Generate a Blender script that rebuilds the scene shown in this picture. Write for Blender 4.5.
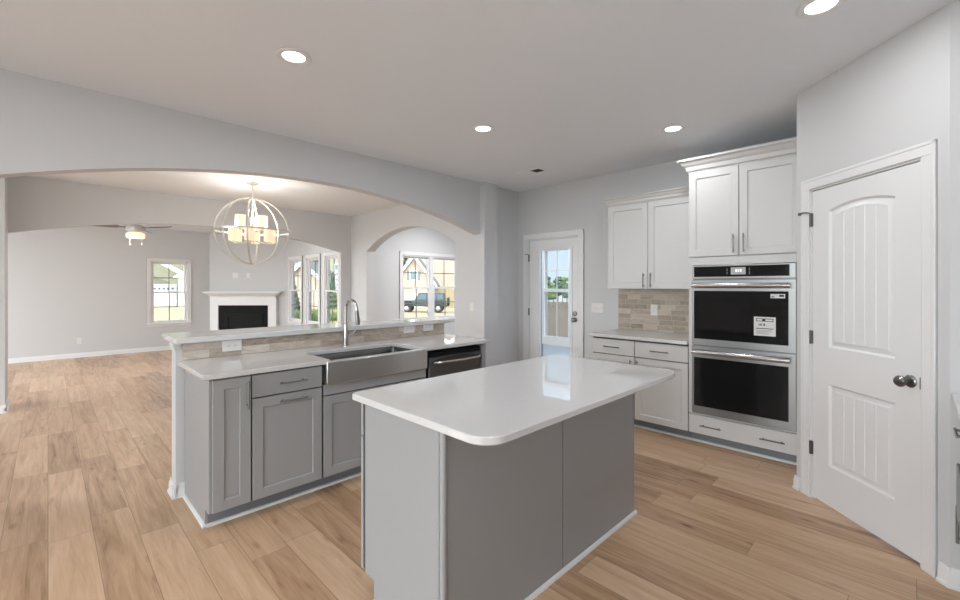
import bpy, bmesh, math, random
from mathutils import Vector, Matrix
random.seed(7)
S = bpy.context.scene
COL = S.collection
for o in list(bpy.data.objects):
    bpy.data.objects.remove(o)

# ------------------------------------------------------------------ camera
cd = bpy.data.cameras.new('camera'); cam = bpy.data.objects.new('camera', cd); COL.objects.link(cam)
CAM_H = 1.415
cam.location = (0, 0, CAM_H)
cam.rotation_euler = (math.radians(90), 0, math.radians(-45))
cd.sensor_fit = 'HORIZONTAL'; cd.sensor_width = 36.0
cd.lens = 36.0 * 432.0 / 960.0
cd.shift_y = -14.0 / 960.0
cd.clip_start = 0.05; cd.clip_end = 400
S.camera = cam

# ------------------------------------------------------------------ world, sun, exposure
W = bpy.data.worlds.new('sky'); S.world = W; W.use_nodes = True
wn = W.node_tree; wn.nodes.clear()
def _n(t, **k):
    n = wn.nodes.new(t)
    for a, v in k.items(): setattr(n, a, v)
    return n
_tc = _n('ShaderNodeTexCoord'); _sp = _n('ShaderNodeSeparateXYZ'); _rp = _n('ShaderNodeValToRGB'); _bg = _n('ShaderNodeBackground'); _wo = _n('ShaderNodeOutputWorld')
_mr = _n('ShaderNodeMapRange', interpolation_type='SMOOTHSTEP'); _ml = _n('ShaderNodeMath', operation='MULTIPLY_ADD')
wn.links.new(_tc.outputs['Generated'], _sp.inputs[0]); wn.links.new(_sp.outputs['Z'], _rp.inputs[0])
_mx = _n('ShaderNodeMix', data_type='RGBA'); _mx.inputs[7].default_value = (0.905, 0.965, 1.0, 1)
wn.links.new(_mr.outputs[0], _mx.inputs[0]); wn.links.new(_rp.outputs[0], _mx.inputs[6])
wn.links.new(_mx.outputs[2], _bg.inputs[0]); wn.links.new(_bg.outputs[0], _wo.inputs[0])
_rp.color_ramp.elements[0].position = 0.0; _rp.color_ramp.elements[0].color = (0.72, 0.88, 1.0, 1)
_rp.color_ramp.elements[1].position = 0.5; _rp.color_ramp.elements[1].color = (0.48, 0.70, 1.0, 1)
SKY = 0.85            # clear sky to the north and east
LEFT_FILL = 5.2            # extra brightness added to the unseen sky on the left, lights the rooms
wn.links.new(_sp.outputs['X'], _mr.inputs['Value']); _mr.inputs['From Min'].default_value = 0.1; _mr.inputs['From Max'].default_value = -0.75
wn.links.new(_mr.outputs[0], _ml.inputs[0]); _ml.inputs[1].default_value = LEFT_FILL; _ml.inputs[2].default_value = SKY
wn.links.new(_ml.outputs[0], _bg.inputs['Strength'])
sd = bpy.data.lights.new('sun', 'SUN'); sun = bpy.data.objects.new('sun', sd); COL.objects.link(sun)
sd.energy = 2.6; sd.angle = math.radians(0.6); sd.color = (1.0, 0.95, 0.86)
sun.rotation_euler = Vector((0.06, 1.0, -1.25)).to_track_quat('-Z', 'Y').to_euler()
sun.location = (0, -10, 12)
vs = S.view_settings
S.display_settings.display_device = 'sRGB'
vs.view_transform = 'Standard'; vs.look = 'None'; vs.gamma = 1.0; vs.use_curve_mapping = False
vs.exposure = 0.38
CAN_W = 4.4        # watts of each recessed ceiling light
BULB_W = 2.5        # watts of each chandelier bulb

# ------------------------------------------------------------------ materials
def mat(name, col, rough=0.5, metal=0.0, spec=0.5, emit=None, es=0.0, noise=0.0, nscale=40.0, bump=0.0, coat=0.0, aniso=None):
    m = bpy.data.materials.new(name); m.use_nodes = True
    nt = m.node_tree; b = nt.nodes['Principled BSDF']
    b.inputs['Base Color'].default_value = (*col, 1)
    b.inputs['Roughness'].default_value = rough; b.inputs['Metallic'].default_value = metal
    b.inputs['Specular IOR Level'].default_value = spec
    if coat: b.inputs['Coat Weight'].default_value = coat; b.inputs['Coat Roughness'].default_value = 0.05
    if emit:
        b.inputs['Emission Color'].default_value = (*emit, 1); b.inputs['Emission Strength'].default_value = es
    tc = nt.nodes.new('ShaderNodeTexCoord'); n = nt.nodes.new('ShaderNodeTexNoise')
    n.inputs['Scale'].default_value = nscale; n.inputs['Detail'].default_value = 4
    mp = nt.nodes.new('ShaderNodeMapping'); nt.links.new(tc.outputs['Object'], mp.inputs[0])
    if aniso: mp.inputs['Scale'].default_value = aniso
    nt.links.new(mp.outputs[0], n.inputs['Vector'])
    mr = nt.nodes.new('ShaderNodeMapRange')
    dr = 0.004 if (rough < 0.1 or metal > 0.9) else 0.05
    mr.inputs['To Min'].default_value = max(0, rough - dr); mr.inputs['To Max'].default_value = min(1, rough + dr)
    nt.links.new(n.outputs['Fac'], mr.inputs[0]); nt.links.new(mr.outputs[0], b.inputs['Roughness'])
    if noise:
        mx = nt.nodes.new('ShaderNodeMix'); mx.data_type = 'RGBA'
        mx.inputs[6].default_value = (*[c * (1 - noise) for c in col], 1)
        mx.inputs[7].default_value = (*[min(1, c * (1 + noise)) for c in col], 1)
        nt.links.new(n.outputs['Fac'], mx.inputs[0]); nt.links.new(mx.outputs[2], b.inputs['Base Color'])
    if bump:
        bp = nt.nodes.new('ShaderNodeBump'); bp.inputs['Strength'].default_value = bump; bp.inputs['Distance'].default_value = 0.002
        nt.links.new(n.outputs['Fac'], bp.inputs['Height']); nt.links.new(bp.outputs[0], b.inputs['Normal'])
    return m

def tile_mat(name, across, along, w, l, gap, stops, gapcol, rough, grain=(14, 1.2), grainmix=0.6, half=False, bump=0.3, spec=0.5, fine=False):
    """planks or tiles laid in the object's own coordinates: rows of width w, pieces of length l, each its own tone"""
    m = bpy.data.materials.new(name); m.use_nodes = True; nt = m.node_tree; N = nt.nodes; Lk = nt.links.new
    b = N['Principled BSDF']; tc = N.new('ShaderNodeTexCoord'); sp = N.new('ShaderNodeSeparateXYZ'); Lk(tc.outputs['Object'], sp.inputs[0])
    def M(op, a, c=None, d=None):
        n = N.new('ShaderNodeMath'); n.operation = op
        for i, v in enumerate((a, c, d)):
            if v is None: continue
            if isinstance(v, (int, float)): n.inputs[i].default_value = v
            else: Lk(v, n.inputs[i])
        return n.outputs[0]
    A = M('DIVIDE', sp.outputs[across], w); row = M('FLOOR', A); fa = M('FRACT', A)
    wn1 = N.new('ShaderNodeTexWhiteNoise'); wn1.noise_dimensions = '1D'; Lk(row, wn1.inputs['W'])
    if half: off = M('MULTIPLY', row, 0.5)
    else: off = M('MULTIPLY', wn1.outputs['Value'], 7.3)
    B = M('ADD', M('DIVIDE', sp.outputs[along], l), off); idx = M('FLOOR', B); fb = M('FRACT', B)
    cv = N.new('ShaderNodeCombineXYZ'); Lk(row, cv.inputs[0]); Lk(idx, cv.inputs[1])
    wn2 = N.new('ShaderNodeTexWhiteNoise'); wn2.noise_dimensions = '3D'; Lk(cv.outputs[0], wn2.inputs['Vector']); v = wn2.outputs['Value']
    ea = M('MULTIPLY', M('MINIMUM', fa, M('SUBTRACT', 1.0, fa)), w); eb = M('MULTIPLY', M('MINIMUM', fb, M('SUBTRACT', 1.0, fb)), l)
    e = M('MINIMUM', ea, eb)
    g = N.new('ShaderNodeMapRange'); g.inputs['From Min'].default_value = gap * 0.4; g.inputs['From Max'].default_value = gap
    Lk(e, g.inputs[0])
    gc = N.new('ShaderNodeCombineXYZ')
    Lk(M('ADD', M('MULTIPLY', sp.outputs[across], grain[0]), M('MULTIPLY', v, 57.0)), gc.inputs[0])
    Lk(M('ADD', M('MULTIPLY', sp.outputs[along], grain[1]), M('MULTIPLY', v, 31.0)), gc.inputs[1]); Lk(M('MULTIPLY', v, 19.0), gc.inputs[2])
    n1 = N.new('ShaderNodeTexNoise'); n1.inputs['Scale'].default_value = 1.0; n1.inputs['Detail'].default_value = 6; n1.inputs['Roughness'].default_value = 0.62
    n1.inputs['Distortion'].default_value = 0.9; Lk(gc.outputs[0], n1.inputs['Vector'])
    nr = N.new('ShaderNodeMapRange'); nr.inputs['From Min'].default_value = 0.23; nr.inputs['From Max'].default_value = 0.77; Lk(n1.outputs['Fac'], nr.inputs[0])
    f = M('ADD', M('MULTIPLY', nr.outputs[0], grainmix), M('MULTIPLY', v, 1 - grainmix))
    if fine:   # fine pores along the grain and the odd knot
        fc = N.new('ShaderNodeCombineXYZ'); Lk(M('MULTIPLY', sp.outputs[across], 130.0), fc.inputs[0]); Lk(M('ADD', M('MULTIPLY', sp.outputs[along], 5.0), M('MULTIPLY', v, 40.0)), fc.inputs[1])
        n2 = N.new('ShaderNodeTexNoise'); n2.inputs['Scale'].default_value = 1.0; n2.inputs['Detail'].default_value = 3; Lk(fc.outputs[0], n2.inputs['Vector'])
        kc = N.new('ShaderNodeCombineXYZ'); Lk(M('ADD', M('MULTIPLY', sp.outputs[across], 8.0), M('MULTIPLY', v, 23.0)), kc.inputs[0]); Lk(M('ADD', M('MULTIPLY', sp.outputs[along], 2.6), M('MULTIPLY', v, 11.0)), kc.inputs[1])
        vo = N.new('ShaderNodeTexVoronoi'); vo.inputs['Scale'].default_value = 1.0; Lk(kc.outputs[0], vo.inputs['Vector'])
        kr = N.new('ShaderNodeMapRange'); kr.inputs['From Min'].default_value = 0.02; kr.inputs['From Max'].default_value = 0.16; kr.inputs['To Min'].default_value = -0.26; kr.inputs['To Max'].default_value = 0.0; Lk(vo.outputs['Distance'], kr.inputs[0])
        f = M('ADD', M('ADD', f, M('MULTIPLY', M('SUBTRACT', n2.outputs['Fac'], 0.5), 0.30)), kr.outputs[0])
    rp = N.new('ShaderNodeValToRGB'); els = rp.color_ramp.elements
    while len(els) < len(stops): els.new(0.5)
    for el, (p, c) in zip(els, stops): el.position = p; el.color = (*c, 1)
    Lk(f, rp.inputs[0])
    mx = N.new('ShaderNodeMix'); mx.data_type = 'RGBA'; mx.inputs[6].default_value = (*gapcol, 1)
    Lk(g.outputs[0], mx.inputs[0]); Lk(rp.outputs[0], mx.inputs[7]); Lk(mx.outputs[2], b.inputs['Base Color'])
    rr = N.new('ShaderNodeMapRange'); rr.inputs['To Min'].default_value = rough + 0.08; rr.inputs['To Max'].default_value = rough - 0.06
    Lk(nr.outputs[0], rr.inputs[0]); Lk(rr.outputs[0], b.inputs['Roughness']); b.inputs['Specular IOR Level'].default_value = spec
    bp = N.new('ShaderNodeBump'); bp.inputs['Strength'].default_value = bump; bp.inputs['Distance'].default_value = 0.002
    Lk(g.outputs[0], bp.inputs['Height']); Lk(bp.outputs[0], b.inputs['Normal'])
    return m

def glass_mat(name, tint=(0.985, 0.985, 0.985), fac=0.07):
    m = bpy.data.materials.new(name); m.use_nodes = True; nt = m.node_tree; nt.nodes.clear()
    t = nt.nodes.new('ShaderNodeBsdfTransparent'); t.inputs[0].default_value = (*tint, 1)
    g = nt.nodes.new('ShaderNodeBsdfGlossy'); g.inputs['Roughness'].default_value = 0.02
    lw = nt.nodes.new('ShaderNodeLayerWeight'); lw.inputs['Blend'].default_value = 0.5
    pw = nt.nodes.new('ShaderNodeMath'); pw.operation = 'POWER'; pw.inputs[1].default_value = 5.0; nt.links.new(lw.outputs['Facing'], pw.inputs[0])
    fr = nt.nodes.new('ShaderNodeMath'); fr.operation = 'MULTIPLY_ADD'; fr.inputs[1].default_value = 0.9; fr.inputs[2].default_value = 0.03; nt.links.new(pw.outputs[0], fr.inputs[0])
    mx = nt.nodes.new('ShaderNodeMixShader'); o = nt.nodes.new('ShaderNodeOutputMaterial')
    nt.links.new(fr.outputs[0], mx.inputs[0]); nt.links.new(t.outputs[0], mx.inputs[1]); nt.links.new(g.outputs[0], mx.inputs[2]); nt.links.new(mx.outputs[0], o.inputs[0])
    return m

M = {}
M['wall'] = mat('wall_paint', (0.65, 0.655, 0.668), 0.6, spec=0.3, nscale=220, bump=0.05)
M['ceil'] = mat('ceiling_paint', (0.85, 0.875, 0.91), 0.8, spec=0.2, nscale=180, bump=0.08)
M['trim'] = mat('trim_paint', (0.80, 0.80, 0.81), 0.35, nscale=60)
M['white'] = mat('white_cabinet_paint', (0.65, 0.65, 0.65), 0.4, nscale=60)
M['gray'] = mat('gray_cabinet_paint', (0.345, 0.35, 0.357), 0.42, nscale=60)
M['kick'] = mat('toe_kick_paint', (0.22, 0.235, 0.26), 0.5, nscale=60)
M['gap'] = mat('recess_shade', (0.07, 0.07, 0.075), 0.7)  # near-black colour stands for the shade behind door gaps
M['quartz'] = mat('white_quartz', (0.68, 0.68, 0.685), 0.03, noise=0.03, nscale=30, spec=0.95)
M['steel'] = mat('brushed_steel', (0.29, 0.29, 0.29), 0.30, metal=1.0)
M['sinksteel'] = mat('sink_steel', (0.74, 0.74, 0.74), 0.3, metal=1.0, noise=0.05, nscale=30, aniso=(40, 1, 1))
M['basin'] = mat('shaded_basin_steel', (0.16, 0.16, 0.16), 0.25, metal=1.0)  # sink steel darkened, the shade inside the bowl is in its colour
M['bar'] = mat('polished_handle_steel', (0.55, 0.55, 0.55), 0.2, metal=1.0)
M['dsteel'] = mat('dark_steel', (0.17, 0.17, 0.17), 0.30, metal=1.0, nscale=30)
M['nickel'] = mat('satin_nickel', (0.55, 0.54, 0.52), 0.25, metal=1.0)
M['dnickel'] = mat('aged_nickel', (0.22, 0.218, 0.215), 0.28, metal=1.0)
M['chrome'] = mat('faucet_chrome', (0.50, 0.49, 0.47), 0.2, metal=1.0)
M['bglass'] = mat('black_glass', (0.008, 0.008, 0.009), 0.06, spec=0.28)
M['black'] = mat('black_plastic', (0.012, 0.012, 0.012), 0.5, spec=0.1)
M['firebox'] = mat('firebox_black', (0.014, 0.014, 0.015), 0.6, spec=0.08, noise=0.3, nscale=30)
M['plate'] = mat('outlet_plastic', (0.80, 0.79, 0.775), 0.35)
M['slot'] = mat('outlet_slot', (0.12, 0.11, 0.11), 0.5)
M['paper'] = mat('sticker_paper', (0.74, 0.74, 0.74), 0.6)
M['ink'] = mat('sticker_ink', (0.03, 0.03, 0.03), 0.6)
M['lcd'] = mat('display_grey', (0.28, 0.28, 0.28), 0.4, emit=(0.8, 0.85, 0.9), es=0.12)
M['lcdtxt'] = mat('display_digits', (0.7, 0.7, 0.7), 0.4, emit=(0.9, 0.95, 1), es=0.6)
M['brass'] = mat('champagne_metal', (0.74, 0.72, 0.67), 0.3, metal=0.6)
M['shade'] = mat('frosted_lit_glass', (0.55, 0.52, 0.46), 0.4, emit=(1.0, 0.76, 0.46), es=0.55)
M['fanlit'] = mat('fan_lit_glass', (0.6, 0.56, 0.5), 0.4, emit=(1.0, 0.78, 0.48), es=0.75)
M['canlit'] = mat('can_lens', (0.9, 0.9, 0.9), 0.5, emit=(1, 0.99, 0.97), es=4.0)
M['vent'] = mat('vent_paint', (0.62, 0.62, 0.62), 0.5)
M['dark'] = mat('dark_cavity', (0.03, 0.03, 0.03), 0.8)
M['fan'] = mat('fan_nickel', (0.55, 0.55, 0.56), 0.4, metal=0.5)
M['blade'] = mat('fan_blade_gray', (0.16, 0.15, 0.15), 0.5, noise=0.15, nscale=20)
M['glass'] = glass_mat('window_glass')
M['vinyl'] = mat('window_vinyl', (0.80, 0.80, 0.81), 0.4)
M['muntin'] = mat('muntin_gray', (0.2, 0.205, 0.21), 0.5)
M['tile'] = tile_mat('stone_tile_bar', 2, 0, 0.061, 0.200, 0.0022,
    [(0.12, (0.29, 0.23, 0.18)), (0.4, (0.45, 0.385, 0.32)), (0.6, (0.57, 0.50, 0.43)), (0.88, (0.69, 0.63, 0.56))], (0.40, 0.37, 0.33), 0.45, grain=(30, 9), grainmix=0.55)
M['tile2'] = tile_mat('stone_tile_wall', 2, 1, 0.055, 0.152, 0.0028,
    [(0.12, (0.27, 0.22, 0.17)), (0.4, (0.40, 0.335, 0.265)), (0.6, (0.50, 0.43, 0.355)), (0.88, (0.61, 0.545, 0.46))], (0.56, 0.51, 0.44), 0.45, grain=(30, 9), grainmix=0.45)
M['floor'] = tile_mat('wood_planks', 0, 1, 0.185, 1.22, 0.0018,
    [(0.02, (0.16, 0.085, 0.042)), (0.22, (0.385, 0.235, 0.137)), (0.52, (0.565, 0.372, 0.232)), (0.9, (0.71, 0.515, 0.355))], (0.24, 0.15, 0.09), 0.32, grain=(19, 1.4), grainmix=0.56, fine=True)
M['grass'] = mat('lawn', (0.26, 0.22, 0.055), 0.9, noise=0.35, nscale=1.5)
M['dirt'] = mat('graded_dirt', (0.085, 0.062, 0.038), 0.95, noise=0.6, nscale=1.2, bump=0.5)
M['concrete'] = mat('driveway_concrete', (0.36, 0.29, 0.18), 0.9, noise=0.08, nscale=3)
M['patio'] = mat('pale_concrete', (0.62, 0.61, 0.60), 0.9, noise=0.06, nscale=2)
M['leaf'] = mat('tree_leaves', (0.09, 0.14, 0.035), 0.8, noise=0.5, nscale=2.5)
M['leafd'] = mat('evergreen_leaves', (0.035, 0.075, 0.035), 0.8, noise=0.5, nscale=2.5)
M['bark'] = mat('tree_bark', (0.16, 0.11, 0.07), 0.9, noise=0.3)
M['roof'] = mat('roof_shingle', (0.20, 0.22, 0.20), 0.9, noise=0.25, nscale=6)
M['trimext'] = mat('exterior_trim', (0.80, 0.80, 0.78), 0.6)
M['carb'] = mat('vehicle_paint', (0.035, 0.05, 0.045), 0.3, spec=0.5)
M['tyre'] = mat('tyre_rubber', (0.02, 0.02, 0.02), 0.8)
M['wglass'] = mat('dark_window_glass', (0.10, 0.14, 0.16), 0.1)

def siding(name, col, pitch=0.15):
    m = bpy.data.materials.new(name); m.use_nodes = True; nt = m.node_tree; b = nt.nodes['Principled BSDF']
    b.inputs['Base Color'].default_value = (*col, 1); b.inputs['Roughness'].default_value = 0.6
    tc = nt.nodes.new('ShaderNodeTexCoord'); sp = nt.nodes.new('ShaderNodeSeparateXYZ'); nt.links.new(tc.outputs['Object'], sp.inputs[0])
    d = nt.nodes.new('ShaderNodeMath'); d.operation = 'DIVIDE'; d.inputs[1].default_value = pitch; nt.links.new(sp.outputs[2], d.inputs[0])
    fr = nt.nodes.new('ShaderNodeMath'); fr.operation = 'FRACT'; nt.links.new(d.outputs[0], fr.inputs[0])
    bp = nt.nodes.new('ShaderNodeBump'); bp.inputs['Strength'].default_value = 1.0; bp.inputs['Distance'].default_value = 0.025; bp.invert = True
    nt.links.new(fr.outputs[0], bp.inputs['Height']); nt.links.new(bp.outputs[0], b.inputs['Normal'])
    return m
M['sid_green'] = siding('green_siding', (0.27, 0.27, 0.19))
M['sid_beige'] = siding('beige_siding', (0.40, 0.31, 0.235))
M['sid_cream'] = siding('cream_siding', (0.40, 0.34, 0.26))
M['sid_blue'] = siding('pale_blue_siding', (0.68, 0.76, 0.84), 0.11)
M['garage'] = mat('garage_white', (0.62, 0.61, 0.60), 0.6)
M['yellow'] = siding('yellow_siding', (0.36, 0.28, 0.14))

# ------------------------------------------------------------------ mesh helpers
class Fr:
    """a local frame: u along, o outwards, z up"""
    def __init__(s, origin, U, N):
        s.o = Vector(origin); s.U = Vector(U).normalized(); s.N = Vector(N).normalized()
    def __call__(s, u, o, z): return s.o + s.U * u + s.N * o + Vector((0, 0, z))
WLD = Fr((0, 0, 0), (1, 0, 0), (0, 1, 0))
PEN = Fr((0, 0, 0), (1, 0, 0), (0, -1, 0))     # faces the island: o = -Y
RGT = Fr((0, 0, 0), (0, 1, 0), (-1, 0, 0))     # faces the room from the right: o = -X
r2 = math.sqrt(0.5)
PAN = Fr((3.70, 0.57, 0), (-r2, -r2, 0), (-r2, r2, 0))   # the diagonal pantry wall

class MB:
    def __init__(s, fr=WLD): s.bm = bmesh.new(); s.f = fr
    def V(s, p): return s.bm.verts.new(s.f(*p))
    def quad(s, ps): return s.bm.faces.new([s.V(p) for p in ps])
    def box(s, u0, u1, o0, o1, z0, z1):
        c = [s.V((u, o, z)) for z in (z0, z1) for u, o in ((u0, o0), (u1, o0), (u1, o1), (u0, o1))]
        for q in ((0, 1, 2, 3), (7, 6, 5, 4), (0, 4, 5, 1), (1, 5, 6, 2), (2, 6, 7, 3), (3, 7, 4, 0)):
            s.bm.faces.new([c[i] for i in q])
        return s
    def loops(s, rings, cap0=True, cap1=True, closed=True):
        R = [[s.V(p) for p in r] for r in rings]; n = len(R[0])
        for a, b in zip(R, R[1:]):
            for i in range(n if closed else n - 1):
                j = (i + 1) % n
                s.bm.faces.new((a[i], a[j], b[j], b[i]))
        if cap0: s.bm.faces.new(R[0])
        if cap1: s.bm.faces.new(R[-1])
        return s
    def prism(s, poly, z0, z1, ease=0.0):
        if ease:
            inn = offset(poly, ease)
            rg = [(inn, z0), (poly, z0 + ease), (poly, z1 - ease), (inn, z1)]
        else: rg = [(poly, z0), (poly, z1)]
        return s.loops([[(x, y, z) for x, y in p] for p, z in rg])
    def tube(s, pts, r, seg=8, caps=True):
        P = [Vector(p) for p in pts]; rings = []; n = len(P); ref = None
        rr = r if isinstance(r, (list, tuple)) else [r] * n
        for i in range(n):
            t = (P[min(i + 1, n - 1)] - P[max(i - 1, 0)]).normalized()
            if ref is None:
                ref = t.orthogonal().normalized()
            ref = (ref - t * ref.dot(t))
            ref = ref.normalized() if ref.length > 1e-6 else t.orthogonal().normalized()
            bi = t.cross(ref)
            rings.append([tuple(P[i] + ref * (math.cos(a) * rr[i]) + bi * (math.sin(a) * rr[i])) for a in [2 * math.pi * k / seg for k in range(seg)]])
        return s.loops(rings, caps, caps)
    def cyl(s, p0, p1, r, seg=16): return s.tube([p0, p1], r, seg)
    def lathe(s, c, prof, seg=24, axis='z'):
        rings = []
        for r, h in prof:
            ring = []
            for k in range(seg):
                a = 2 * math.pi * k / seg; x, y = r * math.cos(a), r * math.sin(a)
                if axis == 'z': ring.append((c[0] + x, c[1] + y, c[2] + h))
                elif axis == 'o': ring.append((c[0] + x, c[1] + h, c[2] + y))
                else: ring.append((c[0] + h, c[1] + x, c[2] + y))
            rings.append(ring)
        return s.loops(rings)
    def ring(s, c, R, e1, e2, w, t, seg=64):
        """flat hoop of radius R in the plane e1,e2; band w wide along the axis, t thick"""
        e1 = Vector(e1).normalized(); e2 = Vector(e2).normalized(); ax = e1.cross(e2); c = Vector(c); rings = []
        for k in range(seg + 1):
            a = 2 * math.pi * k / seg; d = e1 * math.cos(a) + e2 * math.sin(a)
            rings.append([tuple(c + d * (R + q) + ax * h) for q, h in ((-t / 2, -w / 2), (t / 2, -w / 2), (t / 2, w / 2), (-t / 2, w / 2))])
        return s.loops(rings, False, False)
    def build(s, name, m, parent=None, bevel=0.0, tris=False):
        bm = s.bm
        bmesh.ops.recalc_face_normals(bm, faces=bm.faces)
        if parent is not None: org = world_loc(parent)
        else:
            xs = [v.co for v in bm.verts]
            lo = Vector([min(v[i] for v in xs) for i in range(3)]); hi = Vector([max(v[i] for v in xs) for i in range(3)])
            org = Vector(((lo.x + hi.x) / 2, (lo.y + hi.y) / 2, lo.z))
            if m in (M['floor'], M['tile'], M['tile2']): org = Vector((0, 0, 0))
        for v in bm.verts: v.co -= org
        for f in bm.faces: f.smooth = True
        for e in bm.edges:
            if len(e.link_faces) == 2 and e.calc_face_angle(0) > 0.55: e.smooth = False
        me = bpy.data.meshes.new(name); bm.to_mesh(me); bm.free(); me.materials.append(m)
        o = bpy.data.objects.new(name, me); COL.objects.link(o)
        if parent is not None: o.parent = parent
        else: o.location = org
        if bevel:
            b = o.modifiers.new('bevel', 'BEVEL'); b.width = bevel; b.segments = 2; b.limit_method = 'ANGLE'; b.angle_limit = 0.6
        return o

def world_loc(o):
    v = Vector(o.location)
    while o.parent is not None:
        o = o.parent; v = v + o.location
    return v
def offset(poly, d):
    n = len(poly); out = []
    ar = sum(poly[i][0] * poly[(i + 1) % n][1] - poly[(i + 1) % n][0] * poly[i][1] for i in range(n))
    sg = 1 if ar > 0 else -1
    for i in range(n):
        a, b, c = Vector(poly[i - 1]), Vector(poly[i]), Vector(poly[(i + 1) % n])
        d1 = (b - a).normalized(); d2 = (c - b).normalized()
        n1 = Vector((-d1.y, d1.x)) * sg; n2 = Vector((-d2.y, d2.x)) * sg
        bis = (n1 + n2).normalized(); k = d / max(0.3, bis.dot(n1)); q = b + bis * k
        out.append((q.x, q.y))
    return out
def rrect(x0, x1, y0, y1, radii, seg=8):
    pts = []
    for (cx, cy, a0), r in zip(((x0, y0, 180), (x1, y0, 270), (x1, y1, 0), (x0, y1, 90)), radii):
        if r <= 0: pts.append((cx, cy)); continue
        ox = cx + r if cx == x0 else cx - r; oy = cy + r if cy == y0 else cy - r
        for k in range(seg + 1):
            a = math.radians(a0 + 90 * k / seg); pts.append((ox + r * math.cos(a), oy + r * math.sin(a)))
    return pts
def thing(name, label, cat, loc=(0, 0, 0), group=None):
    o = bpy.data.objects.new(name, None); COL.objects.link(o); o.location = loc; o.empty_display_size = 0.1
    return tag(o, label, cat, group)
def tag(o, label, cat, group=None):
    o['label'] = label; o['category'] = cat
    if group: o['group'] = group
    return o
def struct(o, label=None):
    o['kind'] = 'structure'
    if label: o['label'] = label
    return o
def sroot(name, loc):
    o = bpy.data.objects.new(name, None); COL.objects.link(o); o.location = loc; o.empty_display_size = 0.1
    o['kind'] = 'structure'; return o
def copy_tree(o, parent=None):
    c = o.copy(); COL.objects.link(c); c.parent = parent
    for ch in [x for x in bpy.data.objects if x.parent == o]: copy_tree(ch, c)
    return c

def panel_mb(fr, u0, u1, z0, z1, ob, th=0.020, stile=0.058, dep=0.009, slope=0.005):
    """shaker door / drawer front: back at ob, front at ob+th, recessed centre panel"""
    b = MB(fr); of = ob + th
    def rect(i, o): return [(u0 + i, o, z0 + i), (u1 - i, o, z0 + i), (u1 - i, o, z1 - i), (u0 + i, o, z1 - i)]
    b.loops([rect(0, ob), rect(0, of - 0.0015), rect(0.0015, of), rect(stile, of), rect(stile + slope, of - dep), rect(stile + slope + 0.0005, of - dep)])
    return b
def slab_mb(fr, u0, u1, z0, z1, ob, th=0.020):
    b = MB(fr); of = ob + th
    def rect(i, o): return [(u0 + i, o, z0 + i), (u1 - i, o, z0 + i), (u1 - i, o, z1 - i), (u0 + i, o, z1 - i)]
    b.loops([rect(0, ob), rect(0, of - 0.002), rect(0.002, of)])
    return b
def pull(fr, parent, u, z, of, length, vertical, m='dnickel', r=0.0055):
    b = MB(fr); h = length / 2; q = h - 0.022; so = 0.032
    if vertical:
        b.cyl((u, of + so, z - h), (u, of + so, z + h), r, 10)
        for k in (-q, q): b.cyl((u, of - 0.001, z + k), (u, of + so, z + k), r * 0.9, 8)
    else:
        b.cyl((u - h, of + so, z), (u + h, of + so, z), r, 10)
        for k in (-q, q): b.cyl((u + k, of - 0.001, z), (u + k, of + so, z), r * 0.9, 8)
    return b.build('handle', M[m], parent)

def wall_mb(fr, u0, u1, z0, z1, o0, o1, holes):
    b = MB(fr)
    us = sorted({u0, u1, *[h[0] for h in holes], *[h[1] for h in holes]}); 
    for a, c in zip(us, us[1:]):
        mid = (a + c) / 2; zs = z0
        hs = sorted([h for h in holes if h[0] < mid < h[1]], key=lambda h: h[2])
        for h in hs:
            if h[2] > zs + 1e-4: b.box(a, c, o0, o1, zs, h[2])
            zs = h[3]
        if zs < z1 - 1e-4: b.box(a, c, o0, o1, zs, z1)
    return b
def arch_mb(fr, ul, ur, zs, rise, ztop, o0, o1, ua, ub, n=48):
    """wall ua..ub with an arched opening ul..ur (springing at zs); solid piers either side"""
    b = MB(fr); c = (ul + ur) / 2; w = (ur - ul) / 2; R = (w * w + rise * rise) / (2 * rise)
    pts = []
    for k in range(n + 1):
        u = ul + (ur - ul) * k / n
        pts.append((u, zs + rise - R + math.sqrt(max(0, R * R - (u - c) ** 2))))
    b.loops([[(u, o0, z), (u, o1, z), (u, o1, ztop), (u, o0, ztop)] for u, z in pts])
    if ua < ul: b.box(ua, ul, o0, o1, 0, ztop)
    if ub > ur: b.box(ur, ub, o0, o1, 0, ztop)
    return b
def base_mb(fr, segs, h=0.092, t=0.014):
    b = MB(fr)
    for u0, u1, o in segs:
        prof = [(o, 0), (o + t + 0.008, 0), (o + t + 0.008, 0.012), (o + t, 0.022), (o + t, h - 0.03), (o + t * 0.55, h - 0.012), (o + t * 0.4, h), (o, h)]
        b.loops([[(u0, p, z) for p, z in prof], [(u1, p, z) for p, z in prof]])
    return b

CEIL = 2.75
# ================================================================== THE SHELL
struct(MB().box(-3.6, 4.84, -0.9, 11.9, -0.06, 0.0).box(4.84, 6.0, 4.5, 7.3, -0.06, 0.0).box(6.0, 6.62, 5.0, 7.3, -0.06, 0.0).build('floor', M['floor']), 'light tan wood plank floor')
struct(MB().box(-3.7, 4.9, -0.95, 7.66, CEIL, CEIL + 0.15).build('ceiling', M['ceil']), 'flat white ceiling of the kitchen and dining room')
struct(MB().box(-3.7, 4.2, 7.66, 11.9, 2.66, CEIL + 0.15).build('ceiling_living', M['ceil']), 'white ceiling of the living room')
struct(MB().box(4.1, 6.05, 4.45, 7.35, CEIL, CEIL + 0.15).box(6.05, 6.65, 4.95, 7.35, CEIL, CEIL + 0.15).build('ceiling_study', M['ceil']), 'white ceiling of the side room')
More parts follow.
